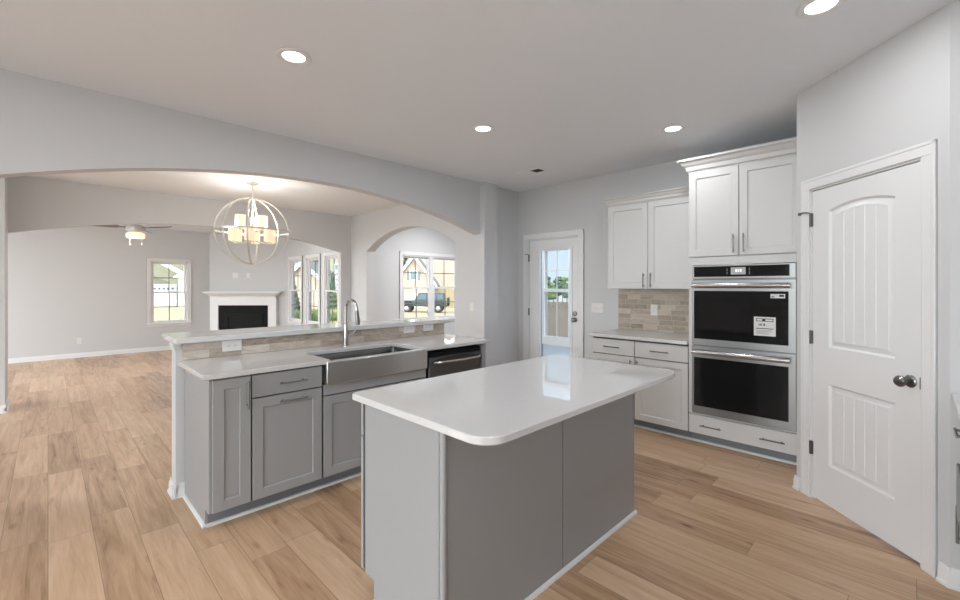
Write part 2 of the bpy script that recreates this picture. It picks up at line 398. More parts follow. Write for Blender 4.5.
# kitchen / dining arch, with the pilaster at its right end
struct(arch_mb(WLD, -0.25, 3.95, 2.085, 0.32, CEIL, 3.95, 4.07, -1.6, 3.95).build('wall_kitchen_arch', M['wall']), 'gray wall with the wide low arch between kitchen and dining room')
struct(MB().box(3.95, 4.20, 3.87, 4.07, 0, CEIL).build('wall_pilaster', M['wall']), 'pilaster at the right end of the kitchen arch')
struct(MB().box(4.20, 4.84, 3.95, 4.07, 0, CEIL).build('wall_kitchen_back', M['wall']))
# kitchen right wall with the patio door
DY0, DY1, DZ = 2.965, 3.768, 2.05
struct(wall_mb(RGT, 0.45, 3.95, 0, CEIL, -4.84, -4.72, [(DY0, DY1, 0, DZ)]).build('wall_kitchen_right', M['wall']))
# pantry
PT0, PT1, PZ = 0.128, 0.858, 2.055
struct(wall_mb(PAN, 0.0, 0.985, 0, CEIL, -0.10, 0, [(PT0, PT1, 0, PZ)]).build('wall_pantry', M['wall']), 'diagonal gray wall of the corner pantry')
struct(MB().box(3.70, 4.84, 0.45, 0.57, 0, CEIL).build('wall_pantry_end', M['wall']))
struct(MB(PAN).box(0.0, 1.0, -0.9, -0.8, 0, CEIL).build('wall_pantry_inside', M['wall']))
XW = 3.70 - 0.985 * r2; YW = 0.57 - 0.985 * r2
struct(MB().box(XW, XW + 0.10, -0.87, YW, 0, CEIL).build('wall_pantry_side', M['wall']))
struct(MB().box(-3.6, 3.2, -0.87, -0.75, 0, CEIL).build('wall_rear', M['wall']))
# unseen left side left open for daylight; pale patio added to bounce it
struct(MB().box(-3.6, -3.5, 1.9, 4.07, 0, CEIL).box(-3.6, -3.5, 7.15, 7.68, 0, CEIL).build('wall_left_blocker', M['wall']))  # unseen wall piece added to darken what the ovens reflect
struct(MB().box(-12.0, -3.6, -6, 20, -0.14, -0.04).build('patio', M['patio']), 'unseen pale patio slab added to bounce light indoors')
# dining room
struct(arch_mb(RGT, 4.604, 7.019, 2.045, 0.33, CEIL, -4.27, -4.10, 4.07, 7.6).build('wall_dining_right', M['wall']), 'gray wall with the rounded arch to the side room')
struct(arch_mb(WLD, -0.34, 3.90, 2.045, 0.285, CEIL, 7.60, 7.68, -0.34, 4.27).build('wall_dining_arch', M['wall']), 'gray wall with the arch between dining and living room')
struct(MB().box(-3.5, -0.34, 7.15, 7.68, 0, CEIL).build('wall_dining_left', M['wall']))
# living room
FW = (1.575, 2.24, 0.60, 1.95)
struct(wall_mb(WLD, -3.6, 2.80, 0, CEIL, 11.65, 11.80, [FW]).build('wall_living_far', M['wall']))
LW = [(7.80, 8.36, 0.62, 2.01), (8.64, 9.22, 0.62, 2.01), (9.52, 10.14, 0.62, 2.01)]
struct(wall_mb(RGT, 7.66, 10.6, 0, CEIL, -4.045, -3.95, LW).build('wall_living_right', M['wall']))
FPL = Fr((2.68, 11.65, 0), (3.95 - 2.68, 10.42 - 11.65, 0), (-(11.65 - 10.42), -(3.95 - 2.68), 0))
FPW = Vector((3.95 - 2.68, 10.42 - 11.65)).length
struct(MB(FPL).box(-0.05, FPW + 0.05, -0.12, 0, 0, CEIL).build('wall_fireplace', M['wall']), 'diagonal wall behind the corner fireplace')
# side room behind the dining arch
SW = (4.94, 6.42, 0.72, 2.03)
struct(wall_mb(WLD, 4.26, 6.65, 0, CEIL, 7.10, 7.25, [SW]).build('wall_study_far', M['wall']))
struct(wall_mb(RGT, 4.95, 7.1, 0, CEIL, -6.62, -6.50, [(5.2, 6.9, 0.3, 2.4)]).build('wall_study_right', M['wall']))  # unseen wall, its large opening added to bring in daylight
struct(MB().box(4.27, 5.95, 4.45, 4.55, 0, CEIL).box(5.95, 6.05, 4.45, 5.05, 0, CEIL).box(6.05, 6.50, 4.95, 5.05, 0, CEIL).build('wall_study_near', M['wall']))

# baseboards
struct(base_mb(PAN, [(-0.012, 0.045, 0), (0.942, 0.992, 0)]).build('baseboard_pantry', M['trim']))
struct(base_mb(RGT, [(YW - 0.05, YW + 0.012, -XW)]).build('baseboard_pantry_side', M['trim']))
struct(base_mb(PEN, [(-3.5, 2.72, -11.65)]).build('baseboard_living_far', M['trim']))
struct(base_mb(PEN, [(-3.5, -0.326, -7.15)]).build('baseboard_dining_left', M['trim']))
struct(base_mb(Fr((0, 0, 0), (0, 1, 0), (1, 0, 0)), [(7.136, 7.68, -0.34)]).build('baseboard_dining_jamb', M['trim']))
struct(base_mb(FPL, [(0, 0.12, 0), (FPW - 0.12, FPW, 0)]).build('baseboard_fireplace', M['trim']))
struct(base_mb(RGT, [(7.70, 10.42, -3.95)]).build('baseboard_living_right', M['trim']))
struct(base_mb(RGT, [(4.07, 4.604, -4.10), (7.019, 7.6, -4.10)]).build('baseboard_dining_right', M['trim']))
struct(base_mb(PEN, [(4.20, 4.72, -3.95), (3.94, 4.21, -3.87)]).build('baseboard_kitchen_back', M['trim']))
struct(base_mb(RGT, [(3.86, 3.95, -4.72), (2.45, 2.87, -4.72)]).build('baseboard_kitchen_right', M['trim']))
struct(base_mb(PEN, [(4.30, 6.5, -7.10)]).build('baseboard_study_far', M['trim']))

# ------------------------------------------------------------------ windows
def casing(fr, parent, u0, u1, z0, z1, of, w=0.072, t=0.018, sides='lrt', name='casing', mat_='trim'):
    b = MB(fr)
    def strip(a, c, e, g, d): b.box(a, c, of - 0.002, of + d, e, g)
    if 'l' in sides: strip(u0 - w, u0 - 0.004, z0, z1 + 0.004, t); strip(u0 - w, u0 - w + 0.018, z0, z1 + w, t + 0.003)
    if 'r' in sides: strip(u1 + 0.004, u1 + w, z0, z1 + 0.004, t); strip(u1 + w - 0.018, u1 + w, z0, z1 + w, t + 0.003)
    strip(u0 - w, u1 + w, z1 + 0.004, z1 + w, t); strip(u0 - w, u1 + w, z1 + w - 0.018, z1 + w, t + 0.003)
    return b.build(name, M[mat_], parent, bevel=0.003)
def sash_window(name, label, fr, u0, u1, z0, z1, of, depth, splits=1, cas='lrt', cw=0.072, mullion=0.09, sill=True, stoolw=0.05):
    rt = sroot(name, fr((u0 + u1) / 2, of, z0)); rt['label'] = label
    casing(fr, rt, u0, u1, z0, z1, of, w=cw)
    b = MB(fr); j = 0.02
    for a, c in ((u0, u0 + j), (u1 - j, u1)): b.box(a, c, of - depth, of, z0, z1)
    b.box(u0, u1, of - depth, of, z1 - j, z1); b.box(u0, u1, of - depth, of, z0, z0 + j)
    b.build('window_frame', M['trim'], rt)
    if sill:
        s = MB(fr); s.box(u0 - cw - stoolw * 0.4, u1 + cw + stoolw * 0.4, of - 0.01, of + 0.045, z0 - 0.022, z0 + 0.004)
        s.box(u0 - cw, u1 + cw, of - 0.002, of + 0.016, z0 - 0.075, z0 - 0.022); s.build('sill', M['trim'], rt, bevel=0.003)
    wid = (u1 - u0 - 2 * j - mullion * (splits - 1)) / splits; zm = (z0 + z1) / 2
    for k in range(splits):
        a = u0 + j + k * (wid + mullion); c = a + wid
        if k: MB(fr).box(a - mullion, a, of - depth, of - 0.005, z0 + j, z1 - j).build('mullion', M['trim'], rt)
        for nm, y0, y1, oo in (('upper_sash', zm - 0.018, z1 - j, of - depth + 0.004), ('lower_sash', z0 + j, zm + 0.018, of - depth + 0.037)):
            sb = MB(fr); w = 0.034
            sb.box(a, a + w, oo, oo + 0.032, y0, y1); sb.box(c - w, c, oo, oo + 0.032, y0, y1)
            sb.box(a + w, c - w, oo, oo + 0.032, y0, y0 + w); sb.box(a + w, c - w, oo, oo + 0.032, y1 - w, y1)
            so = sb.build(nm, M['vinyl'], rt)
            gb = MB(fr); gb.box(a + w, c - w, oo + 0.013, oo + 0.018, y0 + w, y1 - w); gb.build('pane', M['glass'], so)
            mb = MB(fr); mu = (a + c) / 2; mz = (y0 + y1) / 2; q = 0.008
            mb.box(mu - q, mu + q, oo + 0.010, oo + 0.021, y0 + w, y1 - w); mb.box(a + w, c - w, oo + 0.010, oo + 0.021, mz - q, mz + q)
            mb.build('muntins', M['muntin'], so)
    return rt
sash_window('window_1', 'single white sash window in the far living room wall left of the fireplace', PEN, FW[0], FW[1], FW[2], FW[3], -11.65, 0.085)
for i, (w, t) in enumerate(zip(LW[::-1], ('first of three narrow sash windows, next to the fireplace', 'middle of three narrow sash windows right of the fireplace', 'last of three narrow sash windows, nearest the dining arch'))):
    sash_window('window_%d' % (i + 2), t, RGT, w[0], w[1], w[2], w[3], -3.95, 0.072, stoolw=0.0)
sash_window('window_5', 'double white sash window seen through the rounded dining arch', PEN, SW[0], SW[1], SW[2], SW[3], -7.10, 0.085, splits=2)
# ------------------------------------------------------------------ pantry door
def tz_rect(u0, u1, z0, z1, o): return [(u0, o, z0), (u1, o, z0), (u1, o, z1), (u0, o, z1)]
d1 = sroot('door_1', PAN(0.49, 0, 0)); d1['label'] = 'white two-panel pantry door with arched top panel in the diagonal wall'
casing(PAN, d1, PT0, PT1, 0, PZ, 0.0, w=0.072, t=0.012)
b = MB(PAN); b.box(PT0, PT0 + 0.008, -0.10, 0.002, 0, PZ); b.box(PT1 - 0.008, PT1, -0.10, 0.002, 0, PZ); b.box(PT0, PT1, -0.10, 0.002, PZ - 0.008, PZ)
b.box(PT0 + 0.008, PT0 + 0.02, -0.06, -0.045, 0, PZ); b.box(PT1 - 0.02, PT1 - 0.008, -0.06, -0.045, 0, PZ)
b.build('jamb', M['trim'], d1)
sl0, sl1, sz0, sz1 = PT0 + 0.011, PT1 - 0.011, 0.018, PZ - 0.012
OF = -0.004
pu0, pu1 = 0.272, 0.712
def pan_loop(i, o, z0, zs, rise, n=16):
    a, c = pu0 + i, pu1 - i; pts = [(a, o, z0 + i), (c, o, z0 + i)]
    if rise <= 0: return pts + [(c, o, zs - i), (a, o, zs - i)]
    w = (c - a) / 2; R = (w * w + rise * rise) / (2 * rise); m = (a + c) / 2
    for k in range(n + 1):
        u = c - (c - a) * k / n
        pts.append((u, o, zs - i + rise - R + math.sqrt(max(0, R * R - (u - m) ** 2))))
    return pts
slab = MB(PAN)
# the slab as a grid of flat face pieces round the two panels
slab.box(sl0, pu0, OF - 0.035, OF, sz0, sz1); slab.box(pu1, sl1, OF - 0.035, OF, sz0, sz1)
slab.box(pu0, pu1, OF - 0.035, OF, sz0, 0.270); slab.box(pu0, pu1, OF - 0.035, OF, 0.790, 1.025)
ZS, RISE = 1.896, 0.034
arc = pan_loop(0, 0, 1.025, ZS, RISE)[2:]
slab.loops([[(u, OF - 0.035, z), (u, OF, z), (u, OF, sz1), (u, OF - 0.035, sz1)] for u, _, z in arc])
for z0, zs, rise in ((0.270, 0.790, 0), (1.025, ZS, RISE)):
    slab.loops([pan_loop(0, OF, z0, zs, rise), pan_loop(0.012, OF - 0.011, z0, zs, rise), pan_loop(0.024, OF - 0.011, z0, zs, rise), pan_loop(0.042, OF - 0.002, z0, zs, rise)], False, False)
    a, c = pu0 + 0.042, pu1 - 0.042; nb = 5; g = 0.004
    loop = pan_loop(0.042, OF - 0.002, z0, zs, rise, 40)
    w = (c - a) / 2; R = (w * w + rise * rise) / (2 * rise) if rise else 0; mm = (a + c) / 2
    def top(u): return zs - 0.042 + (rise - R + math.sqrt(max(0, R * R - (u - mm) ** 2)) if rise else 0)
    prof = []
    for k in range(nb):
        p0 = a + (c - a) * k / nb; p1 = a + (c - a) * (k + 1) / nb
        if k: prof.append((p0 + g, 0))
        else: prof.append((p0, 0))
        for q in (0.33, 0.66): prof.append((p0 + (p1 - p0) * q, 0))
        if k < nb - 1: prof += [(p1 - g, 0), (p1, -0.005)]
        else: prof.append((p1, 0))
    vb = [slab.V((u, OF - 0.002 + dd, z0 + 0.042)) for u, dd in prof]; vt = [slab.V((u, OF - 0.002 + dd, top(u))) for u, dd in prof]
    for i in range(len(prof) - 1): slab.bm.faces.new((vb[i], vb[i + 1], vt[i + 1], vt[i]))
slab_o = slab.build('door_slab', M['trim'], d1)
for z in (1.855, 1.075, 0.34):
    h = MB(PAN); h.cyl((PT0 + 0.006, 0.006, z - 0.045), (PT0 + 0.006, 0.006, z + 0.045), 0.0075, 10)
    h.box(PT0 - 0.004, PT0 + 0.018, -0.004, 0.0025, z - 0.043, z + 0.043)
    if z > 1.5: h.tube([(PT0 + 0.004, 0.010, z + 0.047), (PT0 - 0.012, 0.035, z + 0.052), (PT0 - 0.03, 0.05, z + 0.047)], 0.006, 8); h.lathe((PT0 - 0.03, 0.045, z + 0.044), [(0.001, 0), (0.011, 0.002), (0.011, 0.012), (0.001, 0.014)], 10, 'o')
    h.build('hinge', M['dnickel'], d1)
kb = MB(PAN); ku, kz = 0.795, 0.925
kb.lathe((ku, OF, kz), [(0.001, 0), (0.033, 0.0), (0.033, 0.004), (0.027, 0.010), (0.013, 0.013), (0.012, 0.030), (0.020, 0.038), (0.0285, 0.050), (0.029, 0.060), (0.022, 0.070), (0.010, 0.074), (0.001, 0.075)], 24, 'o')
kb.build('door_knob', M['dnickel'], d1)
MB(PAN).box(PT1 - 0.010, PT1 - 0.006, -0.02, 0.004, kz - 0.03, kz + 0.03).build('strike_plate', M['dnickel'], d1)

# ------------------------------------------------------------------ patio door
d2 = sroot('door_2', (4.72, 3.37, 0)); d2['label'] = 'white full-glass patio door left of the white cabinets'
casing(RGT, d2, DY0, DY1, 0, DZ, -4.72, w=0.078, t=0.016)
b = MB(RGT)
for a, c in ((DY0, DY0 + 0.012), (DY1 - 0.012, DY1)): b.box(a, c, -4.84, -4.718, 0, DZ)
b.box(DY0, DY1, -4.84, -4.718, DZ - 0.012, DZ); b.build('jamb', M['trim'], d2)
GY0, GY1, GZ0, GZ1 = 3.072, 3.590, 0.30, 1.905
a0, a1 = DY0 + 0.015, DY1 - 0.015; o0, o1 = -4.775, -4.73
sb = MB(RGT)
sb.box(a0, GY0, o0, o1, 0.012, DZ - 0.015); sb.box(GY1, a1, o0, o1, 0.012, DZ - 0.015)
sb.box(GY0, GY1, o0, o1, 0.012, GZ0); sb.box(GY0, GY1, o0, o1, GZ1, DZ - 0.015)
sl = sb.build('door_slab', M['trim'], d2)
fb = MB(RGT); w = 0.018
fb.box(GY0 - 0.012, GY0 + w, o1 - 0.004, o1 + 0.010, GZ0 - 0.012, GZ1 + 0.012); fb.box(GY1 - w, GY1 + 0.012, o1 - 0.004, o1 + 0.010, GZ0 - 0.012, GZ1 + 0.012)
fb.box(GY0 + w, GY1 - w, o1 - 0.004, o1 + 0.010, GZ1 - w, GZ1 + 0.012); fb.box(GY0 + w, GY1 - w, o1 - 0.004, o1 + 0.010, GZ0 - 0.012, GZ0 + w)
fb.build('glass_frame', M['trim'], d2, bevel=0.003)
MB(RGT).box(GY0, GY1, -4.757, -4.751, GZ0, GZ1).build('pane', M['glass'], d2)
for z in (1.80, 1.06, 0.30):
    h = MB(RGT); h.cyl((DY1 - 0.008, -4.714, z - 0.05), (DY1 - 0.008, -4.714, z + 0.05), 0.0075, 10); h.box(DY1 - 0.02, DY1 + 0.003, -4.722, -4.7155, z - 0.048, z + 0.048)
    if z > 1.7: h.tube([(DY1 - 0.006, -4.712, z + 0.05), (DY1 + 0.014, -4.695, z + 0.054), (DY1 + 0.034, -4.685, z + 0.05)], 0.006, 8)
    h.build('hinge', M['dnickel'], d2)
for nm, z, pr in (('door_knob', 0.985, [(0.001, 0), (0.032, 0), (0.032, 0.005), (0.012, 0.012), (0.012, 0.03), (0.026, 0.044), (0.028, 0.056), (0.018, 0.066), (0.001, 0.068)]),
                  ('deadbolt', 1.065, [(0.001, 0), (0.030, 0), (0.030, 0.010), (0.024, 0.016), (0.001, 0.018)])):
    MB(RGT).lathe((3.022, o1, z), pr, 20, 'o').build(nm, M['dnickel'], d2)

# ================================================================== KITCHEN ISLAND
isl = thing('island_cabinet', 'gray kitchen island cabinet under the rectangular white worktop in mid-room', 'kitchen island', (1.815, 1.5, 0))
IX0, IX1, IY0, IY1, IZ = 1.030, 2.585, 1.225, 1.775, 0.884
b = MB(); b.box(IX0 + 0.012, IX1 - 0.012, IY0 + 0.010, IY1, 0.10, IZ); b.box(IX0 + 0.012, IX1 - 0.012, IY0 + 0.010, IY1 - 0.075, 0.0, 0.10); b.build('body', M['gray'], isl)
# end panel at the left with its toe notch, corner stile, two back panels
e = MB(); e.loops([[(x, IY0 + 0.022, 0), (x, IY1 - 0.075, 0), (x, IY1 - 0.075, 0.10), (x, IY1, 0.10), (x, IY1, IZ), (x, IY0 + 0.022, IZ)] for x in (IX0, IX0 + 0.012)]); e.build('end_panel', M['gray'], isl)
MB().box(IX0 + 0.006, IX1 - 0.006, IY1, IY1 + 0.019, 0.115, IZ - 0.012).build('door_gap_shade', M['gap'], isl)  # dark sheet painted as the shade between doors and cabinet
MB().box(IX0 - 0.002, IX0 + 0.022, IY0 - 0.006, IY0 + 0.022, 0, IZ).build('corner_stile', M['gray'], isl, bevel=0.009)
IXS = 1.807
MB().box(IX0 + 0.022, IXS - 0.004, IY0, IY0 + 0.010, 0, IZ).build('back_panel', M['gray'], isl, bevel=0.0015)
MB().box(IXS + 0.004, IX1 - 0.016, IY0, IY0 + 0.010, 0, IZ).build('back_panel', M['gray'], isl, bevel=0.0015)
MB().box(IX1 - 0.012, IX1, IY0, IY1, 0, IZ).build('end_panel', M['gray'], isl, bevel=0.0015)
for k in range(2):
    u0 = IX0 + 0.001 + k * 0.778; u1 = u0 + 0.772
    fi = Fr((0, 0, 0), (1, 0, 0), (0, 1, 0))
    dd = panel_mb(fi, u0, u1, 0.725, IZ - 0.006, IY1 + 0.020, stile=0.045).build('drawer', M['gray'], isl); pull(fi, dd, (u0 + u1) / 2, 0.80, IY1 + 0.040, 0.15, False)
    for q in range(2):
        v0 = u0 + q * 0.388; v1 = v0 + 0.384
        dd = panel_mb(fi, v0, v1, 0.108, 0.718, IY1 + 0.020).build('door', M['gray'], isl); pull(fi, dd, v1 - 0.03 if q == 0 else v0 + 0.03, 0.62, IY1 + 0.040, 0.15, True)
sm = MB(); t = 0.014
prof = [(0, 0), (t, 0), (t, 0.006), (t * 0.8, 0.013), (0.002, 0.018), (0, 0.018)]
sm.loops([[(IX0 - 0.002 - t * 0, IY0 - 0.0025 - p, z) for p, z in prof], [(IX1 + 0.010, IY0 - 0.0025 - p, z) for p, z in prof]])
sm.loops([[(IX0 - 0.002 - p, IY0 - 0.017, z) for p, z in prof], [(IX0 - 0.002 - p, IY1 - 0.075, z) for p, z in prof]])
sm.build('shoe_moulding', M['trim'], isl)
tag(MB().prism(rrect(1.000, 2.635, 0.968, 1.862, (0.095, 0.095, 0.03, 0.03), 10), IZ, 0.914, 0.004).build('countertop', M['quartz']),
    'white quartz island worktop with rounded near corners', 'countertop')

# ================================================================== PENINSULA
struct(MB().box(0.602, 2.935, 3.475, 3.600, 0, 1.028).build('wall_bar', M['wall']), 'low gray wall carrying the raised bar ledge')
struct(base_mb(Fr((0, 0, 0), (0, 1, 0), (-1, 0, 0)), [(3.452, 3.625, -0.602)]).build('baseboard_bar', M['trim']))
struct(base_mb(PEN, [(0.580, 0.655, -3.475)]).build('baseboard_bar_front', M['trim']))
struct(MB().box(0.594, 0.63, 3.468, 3.607, 0.985, 1.029).box(0.588, 0.63, 3.462, 3.613, 1.008, 1.029).build('trim_1', M['wall'], bevel=0.003), 'small moulding under the bar ledge end')
struct(MB().box(0.640, 2.935, 3.465, 3.476, 0.914, 1.030).build('backsplash_bar', M['tile']), 'strip of beige stone tile below the bar ledge')
tag(MB().prism(rrect(0.590, 2.980, 3.432, 3.885, (0.012, 0.012, 0.012, 0.012), 3), 1.030, 1.067, 0.004).build('bar_ledge', M['quartz']),
    'long narrow raised white quartz bar ledge on the low tiled wall', 'countertop')
PF = -2.85         # door backs sit on this plane (o = -Y); door faces at 2.83
def toe(b, u0, u1): b.box(u0, u1, -3.46, -2.93, 0.0, 0.105)
CZ = 0.884
# narrow end cabinet
c = thing('base_cabinet', 'narrow gray base cabinet with one tall door at the left end of the peninsula', 'cabinet', (0.76, 3.15, 0))
MB(PEN).box(0.664, 0.872, -3.46, PF, 0.105, CZ).build('body', M['gray'], c)
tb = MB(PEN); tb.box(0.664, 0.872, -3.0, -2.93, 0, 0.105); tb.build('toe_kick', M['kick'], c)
e = MB(PEN); e.loops([[(x, -3.46, 0), (x, -2.93, 0), (x, -2.93, 0.105), (x, PF + 0.001, 0.105), (x, PF + 0.001, CZ), (x, -3.46, CZ)] for x in (0.651, 0.664)]); e.build('end_panel', M['gray'], c)
d = panel_mb(PEN, 0.666, 0.868, 0.110, 0.872, PF + 0.003).build('door', M['gray'], c); pull(PEN, d, 0.846, 0.765, PF + 0.023, 0.17, True)
# drawer-over-door cabinet
c = thing('base_cabinet', 'gray base cabinet with one drawer above one door, left of the sink', 'cabinet', (1.10, 3.15, 0))
MB(PEN).box(0.873, 1.318, -3.46, PF, 0.105, CZ).build('body', M['gap'], c)
tb = MB(PEN); tb.box(0.873, 1.318, -3.0, -2.93, 0, 0.105); tb.build('toe_kick', M['kick'], c)
d = slab_mb(PEN, 0.878, 1.312, 0.735, 0.872, PF + 0.003).build('drawer', M['gray'], c); pull(PEN, d, 1.115, 0.803, PF + 0.023, 0.175, False)
d = panel_mb(PEN, 0.878, 1.312, 0.110, 0.727, PF + 0.003).build('door', M['gray'], c); pull(PEN, d, 1.115, 0.690, PF + 0.023, 0.175, False)
# sink base
c = thing('sink_cabinet', 'gray base cabinet below the apron sink', 'cabinet', (1.76, 3.15, 0))
b = MB(PEN); b.box(1.319, 2.205, -3.46, PF, 0.105, 0.66); b.box(1.319, 1.336, -3.46, PF, 0.66, CZ); b.box(2.186, 2.205, -3.46, PF, 0.66, CZ); b.build('body', M['gap'], c)
MB(PEN).box(1.326, 2.20, PF, PF + 0.020, 0.668, 0.742).build('rail', M['gray'], c)
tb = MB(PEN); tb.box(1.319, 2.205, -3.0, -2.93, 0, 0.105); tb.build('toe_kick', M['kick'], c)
for k, (u0, u1) in enumerate(((1.326, 1.760), (1.766, 2.20))):
    d = panel_mb(PEN, u0, u1, 0.110, 0.660, PF + 0.003).build('door', M['gray'], c); pull(PEN, d, u1 - 0.03 if k == 0 else u0 + 0.03, 0.56, PF + 0.023, 0.17, True)
# end filler right of the dishwasher
c = thing('filler_panel', 'narrow gray end panel right of the dishwasher', 'cabinet panel', (2.88, 3.15, 0))
MB(PEN).box(2.862, 2.905, -3.46, PF + 0.02, 0.0, CZ).build('panel', M['gray'], c, bevel=0.002)
struct(MB(PEN).loops([[(u, -2.93 + p, z) for p, z in prof] for u in (0.637, 2.905)]).build('trim_2', M['trim']), 'white shoe moulding along the peninsula toe kick')
struct(MB(Fr((0, 0, 0), (0, 1, 0), (-1, 0, 0))).loops([[(u, -0.651 + p, z) for p, z in prof] for u in (2.916, 3.475)]).build('trim_3', M['trim']), 'white shoe moulding along the peninsula end')
# worktop, open in front of the apron sink
SX0, SX1, SYB = 1.362, 2.152, 3.235
poly = [(0.613, 2.800), (1.345, 2.800), (SX0, 2.812), (SX0, SYB - 0.02), (SX0 + 0.02, SYB), (SX1 - 0.02, SYB), (SX1, SYB - 0.02), (SX1, 2.812), (2.169, 2.800), (2.935, 2.800), (2.935, 3.463), (0.613, 3.463)]
tag(MB().prism(poly, CZ, 0.914, 0.003).build('countertop', M['quartz']), 'white quartz peninsula worktop cut out around the apron sink', 'countertop')
# apron sink
sk = thing('apron_sink', 'stainless steel apron-front sink set into the peninsula worktop', 'sink', (1.757, 3.0, 0.70))
AY = 2.787
ap = MB(); ap.box(1.330, 2.184, AY, AY + 0.060, 0.745, 0.902); ap.build('apron', M['sinksteel'], sk, bevel=0.006)
bs = MB(); A0, A1, B0, B1 = 1.352, 2.162, AY + 0.055, 3.245
bs.loops([[(*p, z) for p in rrect(A0 + i, A1 - i, B0 + i, B1 - i, (0.02,) * 4, 4)] for i, z in ((0, 0.66), (0, 0.8835), (0.006, 0.8835), (0.012, 0.86), (0.020, 0.69), (0.06, 0.672), (0.2, 0.670))])
bs.build('basin', M['basin'], sk)
MB().lathe((1.757, 3.06, 0.668), [(0.001, 0.004), (0.045, 0.004), (0.055, 0.006), (0.055, 0.002), (0.001, 0.002)], 20).build('drain', M['dnickel'], sk)
# faucet
fc = thing('kitchen_faucet', 'tall chrome gooseneck faucet with side lever behind the apron sink', 'faucet', (1.765, 3.355, 0.914))
fx, fy = 1.765, 3.355
fb = MB(); fb.lathe((fx, fy, 0.914), [(0.001, 0), (0.029, 0), (0.029, 0.006), (0.024, 0.010), (0.024, 0.06), (0.022, 0.12), (0.017, 0.15), (0.0145, 0.18), (0.001, 0.18)], 20); fb.build('base', M['chrome'], fc)
dv = Vector((0.012, -0.1, 0)); dv2 = dv.normalized(); R = 0.074
pts = [(fx, fy, 1.08), (fx, fy, 1.225)]
for k in range(1, 12):
    a = math.pi * k / 12 * 1.0
    p = Vector((fx, fy, 1.225)) + dv2 * (R * (1 - math.cos(a))) + Vector((0, 0, R * math.sin(a))); pts.append(tuple(p))
pe = Vector((fx, fy, 0)) + dv2 * (2 * R + 0.004); pts.append((pe.x, pe.y, 1.205))
MB().tube(pts, 0.0125, 12).build('spout', M['chrome'], fc)
pe2 = pe + dv2 * 0.010
MB().tube([(pe.x, pe.y, 1.215), (pe.x, pe.y, 1.195), (pe2.x, pe2.y, 1.13), (pe2.x, pe2.y, 1.100)], [0.0135, 0.016, 0.019, 0.0175], 14).build('spray_head', M['dnickel'], fc)
MB().tube([(fx + 0.015, fy - 0.005, 0.985), (fx + 0.045, fy - 0.012, 0.998), (fx + 0.062, fy - 0.016, 1.010), (fx + 0.085, fy - 0.022, 1.045)], [0.016, 0.015, 0.008, 0.006], 10).build('lever', M['chrome'], fc)
# dishwasher
dw = thing('dishwasher', 'stainless steel dishwasher with a bar handle in the peninsula', 'dishwasher', (2.535, 3.1, 0))
MB(PEN).box(2.232, 2.842, -3.42, -2.862, 0.10, 0.866).build('body', M['black'], dw)
MB(PEN).box(2.234, 2.840, -2.862, -2.832, 0.115, 0.815).build('door', M['dsteel'], dw, bevel=0.004)
MB(PEN).box(2.234, 2.840, -2.862, -2.842, 0.818, 0.860).build('control_strip', M['black'], dw, bevel=0.002)
MB(PEN).box(2.25, 2.82, -2.95, -2.92, 0.0, 0.10).build('toe_kick', M['kick'], dw)
hp = []
for k in range(13):
    q = k / 12; hp.append((2.275 + 0.53 * q, -2.83 + 0.018 + 0.042 * math.sin(math.pi * q) ** 0.5, 0.775))
hb = MB(PEN); hb.tube(hp, 0.012, 10); hb.cyl((2.275, -2.835, 0.775), (2.275, -2.808, 0.775), 0.012, 10); hb.cyl((2.805, -2.835, 0.775), (2.805, -2.808, 0.775), 0.012, 10)
hb.build('handle', M['bar'], dw)

# ================================================================== RIGHT BANK
GX = -4.13        # door-back plane (o = -X), faces at 4.11
# base cabinets under the small worktop
for (y0, y1, lb) in ((1.945, 2.412, 'white base cabinet with a drawer, below the left end of the wall worktop'), (1.435, 1.945, 'white base cabinet with a drawer, against the oven cabinet')):
    c = thing('base_cabinet', lb, 'cabinet', (4.4, (y0 + y1) / 2, 0))
    MB(RGT).box(y0 + 0.001, y1 - 0.001, -4.70, GX, 0.092, CZ).build('body', M['gap'] if y0 > 0 else M['white'], c)
    MB(RGT).box(y0 + 0.001, y1 - 0.001, -4.3, -4.190, 0, 0.092).build('toe_kick', M['kick'], c)
    if y0 > 1.9: MB(RGT).box(y1 - 0.001, y1 + 0.012, -4.70, GX + 0.002, 0.0, CZ).build('end_panel', M['white'], c)
    d = slab_mb(RGT, y0 + 0.004, y1 - 0.004, 0.715, 0.864, GX + 0.003).build('drawer', M['white'], c); pull(RGT, d, (y0 + y1) / 2, 0.790, GX + 0.023, 0.17, False)
    d = panel_mb(RGT, y0 + 0.004, y1 - 0.004, 0.098, 0.706, GX + 0.003).build('door', M['white'], c); pull(RGT, d, y0 + 0.032 if y0 > 1.9 else y1 - 0.032, 0.60, GX + 0.023, 0.17, True)
tag(MB().prism([(4.075, 1.436), (4.715, 1.436), (4.715, 2.440), (4.075, 2.440)], CZ, 0.914, 0.003).build('countertop', M['quartz']), 'short white quartz worktop between the ovens and the patio door', 'countertop')
struct(MB(RGT).box(1.436, 2.424, -4.7205, -4.708, 0.914, 1.384).build('backsplash_wall', M['tile2']), 'beige stone tile backsplash under the wall cabinets')
